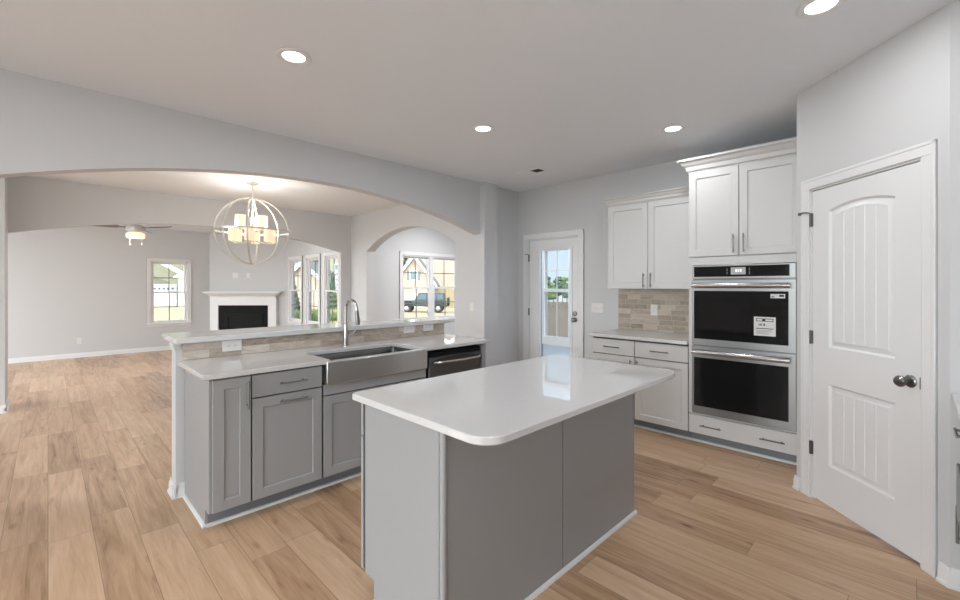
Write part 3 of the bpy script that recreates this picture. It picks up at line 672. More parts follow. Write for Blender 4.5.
# wall cabinets
def crown(fr, u0, u1, of, z0, h, pj, ret0=None, ret1=None, wallo=None):
    """stepped crown: front run plus returns"""
    b = MB(fr)
    steps = [(0.0, 0.0), (0.10, 0.0), (0.16, 0.18), (0.45, 0.30), (0.62, 0.62), (0.80, 0.74), (0.86, 1.0), (1.0, 1.0)]
    def sect(q):
        r = []
        for a, p in steps: r.append((a * h, p * pj))
        return r
    loops = []
    path0 = []
    sc = sect(0)
    rings = []
    for zz, p in sc:
        pts = []
        uL = u0 - (p if ret0 else 0); uR = u1 + (p if ret1 else 0)
        rings.append([(uL, wallo, z0 + zz), (uR, wallo, z0 + zz), (uR, of + p, z0 + zz), (uL, of + p, z0 + zz)])
    b.loops(rings)
    return b
uc = thing('wall_cabinet', 'white two-door wall cabinet above the tile backsplash', 'cabinet', (4.55, 1.91, 1.385))
UX = -4.41
MB(RGT).box(1.436, 2.383, -4.718, UX, 1.385, 2.30).build('body', M['white'], uc)
for k, (y0, y1) in enumerate(((1.440, 1.930), (1.936, 2.381))):
    d = panel_mb(RGT, y0, y1, 1.388, 2.285, UX + 0.003).build('door', M['white'], uc); pull(RGT, d, y1 - 0.035 if k == 0 else y0 + 0.035, 1.475, UX + 0.023, 0.15, True)
crown(RGT, 1.436, 2.383, UX + 0.02, 2.288, 0.085, 0.05, False, True, -4.718).build('crown_moulding', M['white'], uc)
# tall oven cabinet
oc = thing('oven_cabinet', 'tall white oven cabinet with two upper doors and a bottom drawer', 'cabinet', (4.4, 1.01, 0))
OY0, OY1 = 0.595, 1.432
b = MB(RGT)
b.box(OY0, OY1, -4.70, GX, 1.60, 2.44); b.box(OY0, OY1, -4.70, GX, 0.092, 0.275)
b.box(OY0, 0.632, -4.70, GX, 0.275, 1.60); b.box(1.398, OY1, -4.70, GX, 0.275, 1.60); b.box(0.632, 1.398, -4.70, -4.66, 0.275, 1.60)
b.build('body', M['white'], oc)
fb = MB(RGT); fb.box(OY0, OY1, GX, GX + 0.018, 1.600, 1.668); fb.box(OY0, 0.632, GX, GX + 0.018, 0.275, 1.60); fb.box(1.398, OY1, GX, GX + 0.018, 0.275, 1.60); fb.build('face_frame', M['white'], oc)
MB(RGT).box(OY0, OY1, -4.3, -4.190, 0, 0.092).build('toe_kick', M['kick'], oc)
for k, (y0, y1) in enumerate(((0.600, 1.026), (1.032, 1.430))):
    d = panel_mb(RGT, y0, y1, 1.676, 2.432, GX + 0.003).build('door', M['white'], oc); pull(RGT, d, y1 - 0.035 if k == 0 else y0 + 0.035, 1.775, GX + 0.023, 0.16, True)
d = slab_mb(RGT, OY0 + 0.004, OY1 - 0.002, 0.098, 0.262, GX + 0.003).build('drawer', M['white'], oc)
pull(RGT, d, 1.245, 0.178, GX + 0.023, 0.17, False); pull(RGT, d, 0.79, 0.178, GX + 0.023, 0.17, False)
crown(RGT, OY0, OY1, GX + 0.02, 2.434, 0.115, 0.075, False, True, -4.70).build('crown_moulding', M['white'], oc)
struct(MB(RGT).loops([[(u, -4.190 + p, z) for p, z in prof] for u in (0.595, 2.424)]).build('trim_4', M['trim']), 'white shoe moulding along the right cabinets')
# double wall oven
ov = thing('double_oven', 'stainless steel and black double wall oven in the tall white cabinet', 'oven', (4.3, 1.015, 0.275))
Q0, Q1 = 0.634, 1.396; FX = GX + 0.018
MB(RGT).box(Q0 + 0.004, Q1 - 0.004, -4.65, FX + 0.003, 0.280, 1.596).build('body', M['dsteel'], ov)
cp = MB(RGT); cp.box(Q0, Q1, FX + 0.001, FX + 0.022, 1.478, 1.596); cp = cp.build('control_panel', M['steel'], ov, bevel=0.003)
MB(RGT).box(0.675, 1.380, FX + 0.0215, FX + 0.024, 1.495, 1.585).build('touch_panel', M['bglass'], cp)
MB(RGT).box(0.975, 1.085, FX + 0.0235, FX + 0.0255, 1.512, 1.572).build('display', M['lcd'], cp)
tx = MB(RGT)
for y in (1.005, 1.022, 1.039): tx.box(y, y + 0.010, FX + 0.025, FX + 0.0262, 1.533, 1.556)
tx.build('display_digits', M['lcdtxt'], cp)
for y in (0.945, 1.110):
    kx = MB(RGT)
    for z in (1.516, 1.528, 1.545, 1.558): kx.box(y, y + 0.006, FX + 0.0235, FX + 0.0246, z, z + 0.005)
    kx.build('touch_keys', M['lcd'], cp)
for nm, z0, z1, g0, g1, hz in (('upper_oven_door', 0.895, 1.464, 0.948, 1.373, 1.420), ('lower_oven_door', 0.290, 0.884, 0.352, 0.783, 0.836)):
    dm = MB(RGT)
    dm.box(Q0, 0.680, FX + 0.001, FX + 0.030, z0, z1); dm.box(1.378, Q1, FX + 0.001, FX + 0.030, z0, z1)
    dm.box(0.680, 1.378, FX + 0.001, FX + 0.030, z0, g0); dm.box(0.680, 1.378, FX + 0.001, FX + 0.030, g1, z1)
    do = dm.build(nm, M['steel'], ov, bevel=0.0)
    MB(RGT).box(0.680, 1.378, FX + 0.002, FX + 0.027, g0, g1).build('oven_glass', M['bglass'], do)
    hb = MB(RGT); hb.cyl((Q0 + 0.03, FX + 0.075, hz), (Q1 - 0.015, FX + 0.075, hz), 0.021, 16)
    for y in (Q0 + 0.05, Q1 - 0.035): hb.box(y - 0.014, y + 0.014, FX + 0.028, FX + 0.078, hz - 0.010, hz + 0.010)
    hb.build('handle', M['bar'], do)
    if z0 > 0.8:
        st = MB(RGT).box(0.765, 0.915, FX + 0.0268, FX + 0.0278, 1.012, 1.165).build('label_sticker', M['paper'], do)
        ik = MB(RGT); p = FX + 0.0277; q = FX + 0.0284
        ik.box(0.780, 0.900, p, q, 1.147, 1.152); ik.box(0.780, 0.900, p, q, 1.128, 1.133); ik.box(0.780, 0.785, p, q, 1.133, 1.147); ik.box(0.895, 0.900, p, q, 1.133, 1.147); ik.box(0.835, 0.856, p, q, 1.133, 1.147)
        for y in (0.876, 0.866, 0.857, 0.843, 0.838): ik.box(y, y + 0.005, p, q, 1.093, 1.112)
        ik.box(0.780, 0.900, p, q, 1.068, 1.074)
        for z in (1.056, 1.046, 1.036, 1.027): ik.box(0.79 if z > 1.04 else 0.81, 0.900, p, q, z, z + 0.002)
        ik.build('sticker_print', M['ink'], st)
        s2 = MB(RGT).box(0.703, 0.800, FX + 0.0268, FX + 0.0278, 1.318, 1.352).build('label_sticker', M['paper'], do)
        for q in ((0.710, 0.742, 1.330, 1.345), (0.775, 0.793, 1.324, 1.332)): MB(RGT).box(q[0], q[1], FX + 0.0277, FX + 0.0284, q[2], q[3]).build('sticker_print', M['ink'], s2)

# ================================================================== CABINETS AT THE NEAR RIGHT EDGE
NF = Fr((0, 0, 0), (1, 0, 0), (0, 1, 0))
tag(MB().prism([(0.4, -0.131), (XW - 0.002, -0.131), (XW - 0.002, -0.748), (0.4, -0.748)], CZ, 0.914, 0.003).build('countertop', M['quartz']), 'white quartz worktop at the right edge of the photo beside the pantry', 'countertop')
c = thing('base_cabinet', 'gray base cabinet at the right edge of the photo beside the pantry', 'cabinet', (2.78, -0.45, 0))
MB().box(2.555, XW - 0.006, -0.745, -0.183, 0.10, CZ).build('body', M['gray'], c)
MB().box(2.555, XW - 0.006, -0.5, -0.255, 0, 0.10).build('toe_kick', M['kick'], c)
d = panel_mb(NF, 2.560, XW - 0.012, 0.72, 0.864, -0.182, stile=0.045).build('drawer', M['gray'], c); pull(NF, d, 2.69, 0.80, -0.162, 0.15, False)
d = panel_mb(NF, 2.560, XW - 0.012, 0.108, 0.712, -0.182).build('door', M['gray'], c); pull(NF, d, 2.60, 0.45, -0.162, 0.15, True)
c = thing('microwave_drawer', 'dark built-in appliance front at the right edge of the photo', 'appliance', (2.2, -0.45, 0))
MB().box(1.80, 2.550, -0.745, -0.183, 0.10, CZ).build('cabinet_body', M['gray'], c)
MB().box(1.80, 2.550, -0.5, -0.255, 0, 0.10).build('toe_kick', M['kick'], c)
MB().box(1.805, 2.545, -0.183, -0.124, 0.52, 0.715).build('front', M['dsteel'], c, bevel=0.004)
slab_mb(NF, 1.805, 2.545, 0.73, 0.864, -0.182).build('drawer', M['gray'], c)
slab_mb(NF, 1.805, 2.545, 0.108, 0.505, -0.182).build('drawer', M['gray'], c)

# ================================================================== WALL PLATES
def plate(name, label, cat, fr, u, z, of, w, h, kind, group=None, n=1):
    rt = thing(name, label, cat, fr(u, of, z), group)
    MB(fr).box(u - w / 2, u + w / 2, of, of + 0.006, z - h / 2, z + h / 2).build('plate', M['plate'], rt, bevel=0.002)
    if kind == 'outlet':
        horiz = w > h
        for k in (-1, 1):
            uu, zz = (u + k * 0.021, z) if horiz else (u, z + k * 0.021)
            MB(fr).box(uu - 0.013, uu + 0.013, of + 0.0055, of + 0.0075, zz - 0.013, zz + 0.013).build('receptacle', M['plate'], rt, bevel=0.001)
            sb = MB(fr)
            for q in (-0.005, 0.005): sb.box(uu + q - 0.001, uu + q + 0.001, of + 0.0072, of + 0.0079, zz - 0.004, zz + 0.005)
            sb.build('slots', M['slot'], rt)
    elif kind == 'switch':
        for k in range(n):
            uu = u + (k - (n - 1) / 2) * 0.046
            sw = MB(fr); sw.box(uu - 0.005, uu + 0.005, of + 0.005, of + 0.014, z - 0.011, z + 0.004); sw.build('toggle', M['plate'], rt)
            MB(fr).box(uu - 0.008, uu + 0.008, of + 0.0055, of + 0.0066, z - 0.016, z + 0.016).build('toggle_slot', M['slot'] if False else M['plate'], rt)
    return rt
plate('switch_plate', 'white triple switch plate between patio door and cabinets', 'light switch', RGT, 2.70, 1.150, -4.72, 0.165, 0.118, 'switch', n=3)
plate('outlet', 'white upright outlet in the tile under the wall cabinets', 'outlet', RGT, 2.002, 1.152, -4.708, 0.075, 0.120, 'outlet')
plate('outlet', 'white sideways outlet at the left end of the bar tile', 'outlet', PEN, 0.937, 0.986, -3.465, 0.125, 0.076, 'outlet')
plate('outlet', 'white sideways plate on the bar tile, just right of the faucet', 'outlet', PEN, 2.484, 1.000, -3.465, 0.125, 0.080, 'outlet')
plate('outlet', 'white sideways plate at the right end of the bar tile', 'outlet', PEN, 2.722, 1.003, -3.465, 0.125, 0.080, 'outlet')
plate('outlet', 'small white outlet low on the far living room wall', 'outlet', PEN, 0.434, 0.33, -11.65, 0.075, 0.120, 'outlet')
plate('switch_plate', 'white switch plate on the gray wall right of the rounded arch', 'light switch', RGT, 4.255, 1.130, -4.10, 0.075, 0.120, 'switch')
plate('outlet', 'left of two plates above the fireplace mantel', 'outlet', FPL, 0.60, 1.665, 0.0, 0.12, 0.115, 'outlet')
plate('switch_plate', 'right blank plate of two above the fireplace mantel', 'wall plate', FPL, 0.90, 1.665, 0.0, 0.075, 0.115, 'none')

# ================================================================== CEILING
def can(name, label, x, y, watts=CAN_W, CEIL=CEIL):
    rt = thing(name, label, 'ceiling light', (x, y, CEIL), 'recessed ceiling lights')
    MB().lathe((x, y, CEIL), [(0.060, -0.001), (0.098, -0.001), (0.098, -0.005), (0.088, -0.010), (0.064, -0.006), (0.060, -0.001)], 32).build('trim_ring', M['trim'], rt)
    MB().lathe((x, y, CEIL), [(0.001, -0.004), (0.063, -0.004), (0.063, -0.0015), (0.001, -0.0015)], 32).build('lens', M['canlit'], rt)
    ld = bpy.data.lights.new('lamp', 'AREA'); ld.shape = 'DISK'; ld.size = 0.12; ld.energy = watts; ld.color = (0.97, 0.985, 1.0)
    lo = bpy.data.objects.new('lamp', ld); COL.objects.link(lo); lo.location = (0, 0, -0.012); lo.parent = rt
for x, y, lb in ((1.01, 2.54, 'recessed ceiling light nearest the peninsula, left of the four in view'), (2.606, 2.57, 'recessed ceiling light near the arch, beyond the island'),
                 (3.744, 1.432, 'recessed ceiling light in front of the oven cabinet'), (2.596, 0.306, 'recessed ceiling light cut by the top edge near the pantry wall')):
    can('ceiling_light', lb, x, y)
can('ceiling_light', 'added unseen ceiling light for the side room behind the rounded arch', 5.3, 5.9, 28.0)  # unseen lamp added to brighten the side room
for x, y, lb in ((0.3, 8.5, 'added unseen living room light behind the left of the dining arch'), (2.9, 8.5, 'added unseen living room light behind the right of the dining arch')): can('ceiling_light', lb, x, y, 8.0, 2.66)  # two unseen lamps added to brighten the living room
for x, y, lb in ((1.0, 0.3, 'added unseen ceiling light above the viewpoint'), (-0.6, 2.54, 'added unseen ceiling light left of the view by the arch'), (-0.6, 0.3, 'added unseen ceiling light left behind the viewpoint')):
    can('ceiling_light', lb, x, y)  # three unseen lamps added to light the kitchen from outside the view
vt = thing('ceiling_vent', 'small white ceiling vent with a dark slot by the kitchen corner', 'vent', (3.99, 3.135, CEIL))
VF = Fr((3.99, 3.135, 0), (0, 1, 0), (1, 0, 0))
b = MB(VF); b.box(-0.17, 0.17, -0.09, -0.065, CEIL - 0.008, CEIL - 0.001); b.box(-0.17, 0.17, 0.065, 0.09, CEIL - 0.008, CEIL - 0.001); b.box(-0.17, -0.145, -0.065, 0.065, CEIL - 0.008, CEIL - 0.001); b.box(0.145, 0.17, -0.065, 0.065, CEIL - 0.008, CEIL - 0.001); b.build('frame', M['ceil'], vt)
MB(VF).box(-0.145, 0.145, -0.065, 0.065, CEIL - 0.003, CEIL - 0.001).build('cavity', M['dark'], vt)
b = MB(VF)
for k in range(5):
    u = -0.05 + 0.025 * k
    b.loops([[(-0.02, u - 0.009, CEIL - 0.004), (-0.02, u + 0.006, CEIL - 0.009), (-0.02, u + 0.007, CEIL - 0.008), (-0.02, u - 0.008, CEIL - 0.003)], [(0.145, u - 0.009, CEIL - 0.004), (0.145, u + 0.006, CEIL - 0.009), (0.145, u + 0.007, CEIL - 0.008), (0.145, u - 0.008, CEIL - 0.003)]])
b.build('louvres', M['ceil'], vt)

# chandelier
CX, CY, CZc, CR = 1.872, 6.03, 2.122, 0.425
ch = thing('orb_chandelier', 'champagne metal orb chandelier with lit cylinder glass shades over the dining area', 'chandelier', (CX, CY, CEIL))
MB().lathe((CX, CY, CEIL), [(0.001, -0.028), (0.05, -0.028), (0.066, -0.022), (0.066, -0.001), (0.001, -0.001)], 28).build('canopy', M['brass'], ch)
MB().cyl((CX, CY, CEIL - 0.027), (CX, CY, CZc + CR), 0.006, 8).build('stem', M['brass'], ch)
MB().cyl((CX, CY, CZc + CR), (CX, CY, CZc - 0.12), 0.010, 10).build('column', M['brass'], ch)
vd = Vector((0.293, 0.956, 0)).normalized(); vr = Vector((vd.y, -vd.x, 0))
for ang in (3, 42, 82):
    e1 = vr * math.cos(math.radians(ang)) + vd * math.sin(math.radians(ang))
    MB().ring((CX, CY, CZc), CR, tuple(e1), (0, 0, 1), 0.018, 0.014, 72).build('hoop', M['brass'], ch)
MB().ring((CX, CY, CZc), CR + 0.012, (1, 0, 0), (0, 1, 0), 0.020, 0.012, 72).build('horizontal_hoop', M['brass'], ch)
arms = MB(); arms.lathe((CX, CY, CZc - 0.13), [(0.001, 0), (0.028, 0.006), (0.028, 0.03), (0.012, 0.04), (0.001, 0.04)], 16)
lamps = []
for k in range(6):
    a = math.radians(8 + 60 * k); lamps.append((0.230, a, CZc - 0.125))
for k in range(3):
    a = math.radians(10 + 120 * k); lamps.append((0.150, a, CZc + 0.035))
pos = []
for R_, a, z in lamps:
    d = vd * math.cos(a) + vr * math.sin(a); p = Vector((CX, CY, 0)) + d * R_; pos.append((p.x, p.y, z))
    z0 = z - 0.02
    arms.tube([(CX, CY, CZc - 0.11 if z < CZc else CZc + 0.0), (CX + d.x * R_ * 0.6, CY + d.y * R_ * 0.6, z0 - 0.01), (p.x, p.y, z0)], 0.0065, 8)
    arms.lathe((p.x, p.y, z0 - 0.006), [(0.001, 0), (0.034, 0.0), (0.034, 0.006), (0.014, 0.008), (0.014, 0.03), (0.001, 0.03)], 14)
arms.build('arms', M['brass'], ch)
for i, (x, y, z) in enumerate(pos):
    s_ = MB().lathe((x, y, z - 0.010), [(0.056, 0), (0.058, 0.002), (0.058, 0.168), (0.056, 0.170), (0.0535, 0.168), (0.0535, 0.003), (0.056, 0)], 24).build('glass_shade', M['shade'], ch)
    MB().lathe((x, y, z + 0.012), [(0.001, 0), (0.012, 0.005), (0.02, 0.05), (0.012, 0.09), (0.001, 0.1)], 10).build('bulb', M['shade'], ch)
    if i in (0, 2, 4, 6, 7, 8):
        pd = bpy.data.lights.new('lamp', 'POINT'); pd.energy = BULB_W; pd.shadow_soft_size = 0.04; pd.color = (1, 0.95, 0.87)
        po = bpy.data.objects.new('lamp', pd); COL.objects.link(po); po.parent = ch; po.location = Vector((x, y, z + 0.20)) - world_loc(ch)

# ceiling fan
fx, fy = 1.07, 9.5
fn = thing('ceiling_fan', 'gray ceiling fan with a lit round glass bowl seen under the dining arch', 'ceiling fan', (fx, fy, 2.66))
b = MB(); b.lathe((fx, fy, 2.66), [(0.001, -0.001), (0.075, -0.001), (0.075, -0.02), (0.03, -0.06), (0.014, -0.07), (0.014, -0.16), (0.06, -0.18), (0.125, -0.20), (0.14, -0.24), (0.14, -0.29), (0.10, -0.32), (0.001, -0.32)], 28); b.build('motor', M['fan'], fn)
b = MB(); b.lathe((fx, fy, 2.34), [(0.001, 0.0), (0.09, 0.0), (0.128, -0.018), (0.133, -0.026), (0.133, -0.080), (0.124, -0.092), (0.001, -0.097)], 28); b.build('glass_bowl', M['fanlit'], fn)
vd = Vector((r2, r2, 0)); vR = Vector((r2, -r2, 0))
for k in range(3):
    a = math.radians(-8 + 120 * k); dr = vR * math.cos(a) + vd * math.sin(a); sd_ = Vector((-dr.y, dr.x, 0))
    b = MB()
    rg = []
    for q, wv in ((0.13, 0.02), (0.22, 0.02), (0.24, 0.055), (0.62, 0.07), (0.66, 0.06), (0.68, 0.02)):
        c0 = Vector((fx, fy, 2.418)) + dr * q
        rg.append([tuple(c0 + sd_ * wv + Vector((0, 0, 0.006 + wv * 0.28))), tuple(c0 - sd_ * wv + Vector((0, 0, 0.006 - wv * 0.28))), tuple(c0 - sd_ * wv + Vector((0, 0, -wv * 0.28))), tuple(c0 + sd_ * wv + Vector((0, 0, wv * 0.28)))])
    b.loops(rg).build('blade', M['blade'], fn)
for dx in (-0.10, 0.115):
    p = Vector((fx, fy, 0)) + vR * dx
    b = MB(); b.cyl((p.x, p.y, 2.26), (p.x, p.y, 2.15), 0.003, 6); b.lathe((p.x, p.y, 2.125), [(0.001, 0), (0.012, 0.006), (0.009, 0.026), (0.001, 0.03)], 8); b.build('pull_chain', M['trim'], fn)
pd = bpy.data.lights.new('lamp', 'POINT'); pd.energy = 8; pd.shadow_soft_size = 0.1; pd.color = (1, 0.88, 0.7)
po = bpy.data.objects.new('lamp', pd); COL.objects.link(po); po.parent = fn; po.location = (0, 0, -0.50)

# ================================================================== FIREPLACE
fp = thing('fireplace', 'white mantel fireplace with a black firebox in the living room corner', 'fireplace', FPL(FPW / 2, 0.1, 0))
mc = FPW / 2 - 0.055; OW = 0.575
b = MB(FPL)
b.box(mc - 0.76, mc - OW, 0, 0.10, 0, 1.20); b.box(mc + OW, mc + 0.76, 0, 0.10, 0, 1.20); b.box(mc - OW, mc + OW, 0, 0.10, 0.965, 1.20)
b.box(mc - 0.77, mc - OW - 0.02, 0.10, 0.112, 0, 0.16); b.box(mc + OW + 0.02, mc + 0.77, 0.10, 0.112, 0, 0.16)
b.build('surround', M['trim'], fp, bevel=0.004)
crown(FPL, mc - 0.76, mc + 0.76, 0.10, 1.17, 0.085, 0.09, True, True, 0.0).build('mantel_moulding', M['trim'], fp)
MB(FPL).box(mc - 0.875, mc + 0.875, 0.0, 0.215, 1.255, 1.285).build('mantel_shelf', M['trim'], fp, bevel=0.004)
MB(FPL).box(mc - OW, mc + OW, 0.0, 0.06, 0, 0.965).build('slate_facing', M['firebox'], fp)
b = MB(FPL); b.box(mc - OW + 0.14, mc + OW - 0.14, 0.06, 0.085, 0.70, 0.775); b.box(mc - OW + 0.14, mc - OW + 0.215, 0.06, 0.085, 0.10, 0.70); b.box(mc + OW - 0.215, mc + OW - 0.14, 0.06, 0.085, 0.10, 0.70); b.box(mc - OW + 0.14, mc + OW - 0.14, 0.06, 0.085, 0.03, 0.10)
b.build('firebox_frame', M['black'], fp, bevel=0.004)
MB(FPL).box(mc - OW + 0.215, mc + OW - 0.215, 0.06, 0.066, 0.10, 0.70).build('firebox_glass', M['black'], fp)

# ================================================================== OUTSIDE
def gz(x, y): return -0.5 - 0.03 * max(0.0, x - 8.0)
def ground(name, m, f, kind=None):
    b = MB(); n = 60; x0, x1, y0, y1 = -60.0, 120.0, -60.0, 120.0; grid = {}
    for i in range(n + 1):
        for j in range(n + 1):
            x = x0 + (x1 - x0) * i / n; y = y0 + (y1 - y0) * j / n
            grid[i, j] = (x, y, gz(x, y))
    V = {}
    for i in range(n):
        for j in range(n):
            cx = (grid[i, j][0] + grid[i + 1, j][0]) / 2; cy = (grid[i, j][1] + grid[i, j + 1][1]) / 2
            if not f(cx, cy): continue
            vs_ = []
            for k in ((i, j), (i + 1, j), (i + 1, j + 1), (i, j + 1)):
                if k not in V: V[k] = b.V(grid[k])
                vs_.append(V[k])
            b.bm.faces.new(vs_)
    o = b.build(name, m); o['kind'] = 'structure'; return o
ground('lawn', M['grass'], lambda x, y: y > x * 0.96 + 2 or x < 6)
ground('dirt_lot', M['dirt'], lambda x, y: not (y > x * 0.96 + 2 or x < 6))
struct(MB().prism([(2.0, 18), (9.5, 18), (12.5, 47.3), (4.5, 47.3)], -0.5, -0.46).build('driveway', M['concrete']), 'pale driveway outside the far living room window')
b = MB()
V4 = [(14, 15), (26, 19), (50, 40), (24, 52)]
b.loops([[(x, y, gz(x, y) + dz) for x, y in V4] for dz in (0.01, 0.05)]); struct(b.build('street', M['concrete']), 'pale street outside the side room window')

def gable_house(name, label, c, U, w, dp, zb, hw, rise, m, over=0.4, rm='roof', front_windows=(), doors=(), trimw=0.3, slope_trim=True):
    """house with its gable end facing -N... front at o=0 facing outward N; c = front centre on ground"""
    U = Vector(U).normalized(); N = Vector((U.y, -U.x, 0)); fr = Fr((c[0], c[1], zb), U, N)
    rt = thing(name, label, 'house', (c[0], c[1], zb))
    MB(fr).loops([[(-w / 2, o, -0.3), (w / 2, o, -0.3), (w / 2, o, hw), (0, o, hw + rise), (-w / 2, o, hw)] for o in (-dp, 0)]).build('walls', m, rt)
    k = rise / (w / 2); t = 0.18; e = over
    b = MB(fr)
    b.loops([[(-w / 2 - e, o, hw - e * k + 0.02), (0, o, hw + rise + 0.02), (w / 2 + e, o, hw - e * k + 0.02), (w / 2 + e, o, hw - e * k + t), (0, o, hw + rise + t * 1.2), (-w / 2 - e, o, hw - e * k + t)] for o in (-dp - 0.3, 0.3)])
    b.build('roof', M[rm], rt)
    b = MB(fr); tw = trimw
    b.loops([[(-w / 2 - e, o, hw - e * k - tw * 0.6), (0, o, hw + rise - tw), (w / 2 + e, o, hw - e * k - tw * 0.6), (w / 2 + e, o, hw - e * k + t * 1.1), (0, o, hw + rise + t * 1.3), (-w / 2 - e, o, hw - e * k + t * 1.1)] for o in (0.30, 0.38)])
    b.build('gable_trim', M['trimext'], rt)
    for (u0, u1, z0, z1, sh) in front_windows:
        f = MB(fr).box(u0 - 0.1, u1 + 0.1, 0, 0.05, z0 - 0.1, z1 + 0.1).build('window', M['trimext'], rt)
        MB(fr).box(u0, u1, 0.05, 0.07, z0, z1).build('pane', M['wglass'], f)
        if sh:
            for a in (u0 - 0.1 - sh, u1 + 0.1): MB(fr).box(a, a + sh, 0, 0.06, z0 - 0.05, z1 + 0.05).build('shutter', M['wglass'], rt)
    for (u0, u1, z1) in doors:
        f = MB(fr).box(u0 - 0.15, u1 + 0.15, 0, 0.08, 0, z1 + 0.15).build('garage_door', M['garage'], rt)
        g = MB(fr); n = 14
        for i in range(n):
            a = u0 + (u1 - u0) * (i + 0.25) / n; g.box(a, a + (u1 - u0) * 0.5 / n, 0.08, 0.09, z1 - 0.36, z1 - 0.20)
        g.build('garage_windows', M['wglass'], f)
    return rt, fr
# house opposite the far window
h1, f1 = gable_house('neighbour_house', 'green-sided house with a white garage door outside the far living room window', (7.0, 48.0), (1, 0, 0), 14.0, 9.0, -0.5, 4.2, 4.5, M['sid_green'], doors=((-3.4, 1.25, 1.95),))
pc = MB(f1)
pc.loops([[(-0.6, o, 4.55), (1.5, o, 3.28), (1.5, o, 2.90), (-0.6, o, 4.15)] for o in (1.2, 1.6)])
pc.build('porch_gable_trim', M['trimext'], h1)
MB(f1).loops([[(0.95, o, 2.78), (2.3, o, 3.65), (2.3, o, 3.35), (1.25, o, 2.7)] for o in (1.25, 1.55)]).build('porch_gable_trim', M['trimext'], h1)
pc = MB(f1); pc.box(1.30, 1.70, 1.15, 1.65, 0, 2.62); pc.box(0.95, 3.0, 1.1, 1.7, 2.60, 2.80); pc.build('porch_column', M['trimext'], h1)
# houses opposite the side room window
vdir = lambda px, d: (((d + (px - 480) / 432 * d) * r2), ((d - (px - 480) / 432 * d) * r2))
c = vdir(414, 52); h2, f2 = gable_house('neighbour_house', 'beige house with a steep white-trimmed gable outside the side room window', c, (r2, -r2, 0), 5.0, 4.0, gz(*c), 2.9, 3.35, M['sid_beige'], over=0.3, front_windows=((-0.45, 0.35, 3.4, 4.4, 0.28),), doors=((-1.9, 1.0, 1.5),), trimw=0.26)
c = vdir(449, 60); h3, f3 = gable_house('neighbour_house', 'taller beige house right of the steep gable house', c, (r2, -r2, 0), 8.2, 8.0, gz(*c), 7.2, 2.5, M['sid_beige'], front_windows=((-1.75, -1.25, 1.2, 3.0, 0), (1.2, 1.9, 4.4, 5.8, 0)))
pg = MB(f3); pg.loops([[(-3.1, o, 2.85), (-2.3, o, 3.65), (-1.2, o, 2.85)] for o in (0.2, 1.5)]); pg.build('porch_gable', M['trimext'], h3)
MB(f3).box(-3.2, 3.8, 0.02, 1.2, 0, 2.75).build('porch_wall', M['yellow'], h3)
# houses opposite the three narrow windows
c = vdir(303, 42); h4, f4 = gable_house('neighbour_house', 'cream gabled house outside the two narrow windows nearest the fireplace', c, (r2, -r2, 0), 4.2, 5.0, gz(*c), 2.6, 1.9, M['sid_cream'])
c = vdir(341, 52); h5, f5 = gable_house('neighbour_house', 'tall pale green house outside the narrow window nearest the dining arch', c, (r2, -r2, 0), 4.2, 6.0, gz(*c), 7.0, 2.2, M['sid_green'], front_windows=((-0.7, 0.1, 3.5, 5.0, 0), (0.7, 1.3, 3.5, 5.0, 0)))
def tree(name, label, px, d, h, r, lm, conifer=False, group=None):
    x, y = vdir(px, d); z = gz(x, y); rt = thing(name, label, 'tree', (x, y, z), group)
    MB().tube([(x, y, z - 0.1), (x, y, z + h * 0.5)], [r * 0.10, r * 0.05], 8).build('trunk', M['bark'], rt)
    b = MB(); rng = random.Random(int(px * 7 + d))
    if conifer:
        prof_ = []
        for k in range(9):
            q = k / 8; prof_ += [(r * (1 - q) + 0.03, h * (0.12 + 0.86 * q)), (r * (1 - q) * 0.7 + 0.02, h * (0.12 + 0.86 * q) + h * 0.05)]
        b.lathe((x, y, z), prof_, 18)
        for v in b.bm.verts: v.co.x += rng.uniform(-1, 1) * r * 0.1; v.co.y += rng.uniform(-1, 1) * r * 0.1
    else:
        for k in range(16):
            a = rng.uniform(0, 6.28); q = rng.uniform(0, 0.6) * r; zz = z + h * rng.uniform(0.35, 0.88); rr = r * rng.uniform(0.3, 0.5)
            mtx = Matrix.Translation((x + q * math.cos(a), y + q * math.sin(a), zz)) @ Matrix.Diagonal((rr, rr, rr * 0.85, 1))
            res = bmesh.ops.create_icosphere(b.bm, subdivisions=2, radius=1.0, matrix=mtx)
            for v in res['verts']: v.co += Vector((rng.uniform(-1, 1), rng.uniform(-1, 1), rng.uniform(-1, 1))) * rr * 0.14
    b.build('foliage', lm, rt)
tree('evergreen_tree', 'slim dark evergreen in the narrow window nearest the fireplace', 293.5, 30, 2.6, 0.55, M['leafd'], True)
tree('leafy_tree', 'tall green tree beyond the roof in the middle narrow window', 315, 62, 10.0, 2.2, M['leaf'])
tree('evergreen_tree', 'dark evergreen in the narrow window nearest the dining arch', 332.5, 33, 3.1, 0.5, M['leafd'], True)
tree('leafy_tree', 'green tree at the left of the steep gable house outside', 396, 72, 10.5, 3.0, M['leaf'])
for k, px in enumerate((540, 544.5, 549, 553.5, 558, 562.5, 567, 571.5, 576)):
    d = (66, 77, 88)[k % 3]
    tree('leafy_tree', 'low green tree in the distant row seen through the patio door', px, d, 4.4 + (d - 66) * 0.06 + (k * 5 % 3) * 0.4, 1.15, M['leaf'] if k % 2 else M['leafd'], group='distant tree row')
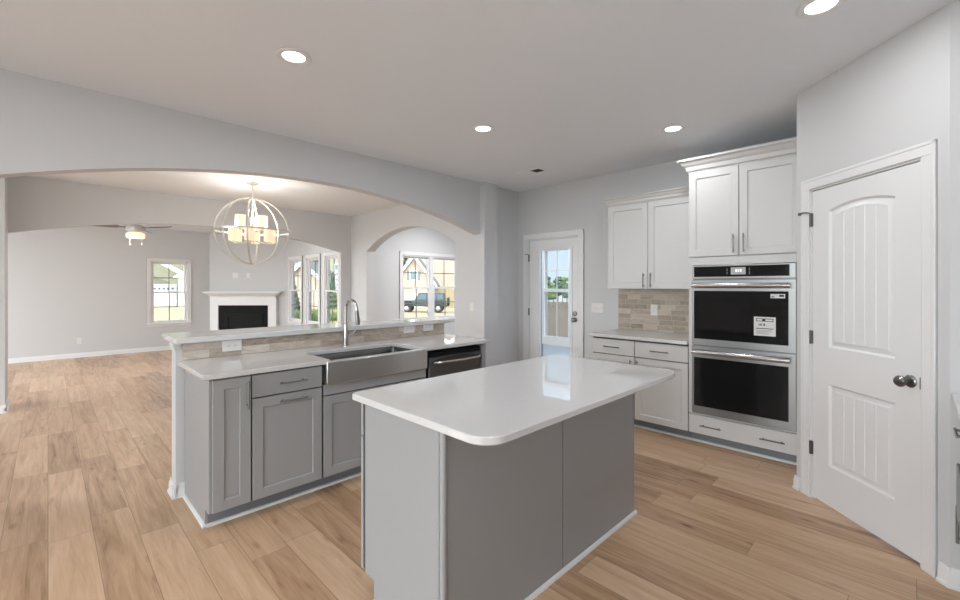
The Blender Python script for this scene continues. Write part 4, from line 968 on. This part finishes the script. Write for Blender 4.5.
for k, (px, d, s) in enumerate(((310, 24, 0.5), (336, 26, 0.45), (297, 26, 0.4))):
    x, y = vdir(px, d); b = MB(); rng = random.Random(k)
    for q in range(7):
        rr = s * rng.uniform(0.5, 0.8); res = bmesh.ops.create_icosphere(b.bm, subdivisions=2, radius=rr, matrix=Matrix.Translation((x + rng.uniform(-1, 1) * s, y + rng.uniform(-1, 1) * s, gz(x, y) + rr * 0.7)))
        for v in res['verts']: v.co += Vector((rng.uniform(-1, 1), rng.uniform(-1, 1), rng.uniform(-1, 1))) * rr * 0.15
    tag(b.build('garden_bush', M['leaf']), ('rounded green bush in the middle narrow window', 'rounded green bush in the narrow window nearest the dining arch', 'rounded green bush in the narrow window nearest the fireplace')[k], 'bush')
# parked off-road vehicle
jx, jy = vdir(425, 38.5); jz = gz(jx, jy) + 0.04
JF = Fr((jx, jy, jz), (r2, -r2, 0), (-r2, -r2, 0))
jp = thing('parked_car', 'dark green boxy off-road car parked outside the side room window', 'car', (jx, jy, jz))
b = MB(JF)
b.box(-1.05, 1.85, -0.80, 0.80, 0.55, 1.10); b.box(-2.0, -1.0, -0.62, 0.62, 0.55, 1.08); b.box(-2.1, -2.0, -0.75, 0.75, 0.5, 0.68); b.box(1.85, 1.98, -0.7, 0.7, 0.5, 0.66)
b.build('body', M['carb'], jp, bevel=0.05)
b = MB(JF); b.loops([[(-0.85, o, 1.10), (1.82, o, 1.10), (1.75, o, 1.74), (-0.45, o, 1.74)] for o in (-0.74, 0.74)]); cab = b.build('cab', M['carb'], jp, bevel=0.04)
b = MB(JF)
for u0, u1, u2, u3 in ((-0.62, 0.20, 0.20, -0.38), (0.32, 1.05, 1.05, 0.32), (1.15, 1.70, 1.65, 1.15)): b.loops([[(u0, o, 1.16), (u1, o, 1.16), (u2, o, 1.64), (u3, o, 1.64)] for o in (0.735, 0.755)])
b.build('side_windows', M['wglass'], jp)
for u in (-1.5, 1.25):
    b = MB(JF)
    b.loops([[(u - 0.55, o, 0.82), (u - 0.38, o, 1.02), (u + 0.38, o, 1.02), (u + 0.55, o, 0.72), (u + 0.48, o, 0.72), (u + 0.34, o, 0.94), (u - 0.34, o, 0.94), (u - 0.48, o, 0.80)] for o in (0.6, 0.92)]); b.build('fender', M['tyre'], jp)
    for sd_ in (-0.78, 0.78):
        w_ = MB(JF).lathe((u, sd_ - 0.13, 0.40), [(0.20, 0), (0.36, 0), (0.40, 0.04), (0.40, 0.22), (0.36, 0.26), (0.20, 0.26), (0.18, 0.20), (0.001, 0.20)], 22, 'o').build('wheel', M['tyre'], jp)
        MB(JF).lathe((u, sd_ - 0.12 if sd_ < 0 else sd_ + 0.07, 0.40), [(0.001, 0), (0.19, 0), (0.19, 0.04), (0.001, 0.05)], 16, 'o').build('hub', M['nickel'], w_)
MB(JF).lathe((1.98, 0.0, 0.95), [(0.001, 0), (0.34, 0), (0.38, 0.05), (0.38, 0.18), (0.2, 0.22), (0.001, 0.22)], 20, 'u').build('spare_wheel', M['tyre'], jp)

# porch outside the patio door
struct(MB().box(4.84, 6.05, 1.6, 4.45, -0.16, -0.03).build('porch_floor', M['patio']))
PW = (3.83, 4.385, 0.46, 2.02)
struct(wall_mb(RGT, 1.6, 4.45, -0.1, 2.9, -5.97, -5.9, [PW]).build('wall_porch', M['sid_blue']), 'pale blue sided porch wall outside the patio door')
b = MB()
for k in range(24):
    z = -0.03 + k * 0.11; b.loops([[(5.898, y, z), (5.872, y, z), (5.892, y, z + 0.10), (5.898, y, z + 0.10)] for y in (4.402, 4.45)])
struct(b.build('trim_5', M['kick']), 'stepped siding ends at the corner of the porch wall')
w6 = sroot('window_6', (5.9, 4.11, 0.46)); w6['label'] = 'white sash window in the porch wall seen through the patio door'
y0, y1, z0, z1 = PW
fb = MB(RGT); w = 0.05; oa, ob = -5.965, -5.872
fb.box(y0 - 0.02, y0 + w, oa, ob, z0 - 0.02, z1 + 0.05); fb.box(y1 - 0.035, y1 + 0.015, oa, ob, z0 - 0.02, z1 + 0.05)
fb.box(y0 + w, y1 - 0.035, oa, ob, z1 - 0.02, z1 + 0.05); fb.box(y0 + w, y1 - 0.035, oa, ob, z0 - 0.02, z0 + 0.12)
fb.box(y0 + w, y1 - 0.035, oa + 0.03, ob, 1.315, 1.37); fb.build('window_frame', M['trimext'], w6)
MB(RGT).box(y0 + w, y1 - 0.035, -5.90, -5.895, z0 + 0.12, z1 - 0.02).build('pane', M['glass'], w6)
mb = MB(RGT); ym = (y0 + w + y1 - 0.035) / 2; mb.box(ym - 0.006, ym + 0.006, -5.905, -5.89, z0 + 0.12, z1 - 0.02); mb.box(y0 + w, y1 - 0.035, -5.905, -5.89, 1.66, 1.672); mb.build('muntins', M['trimext'], w6)
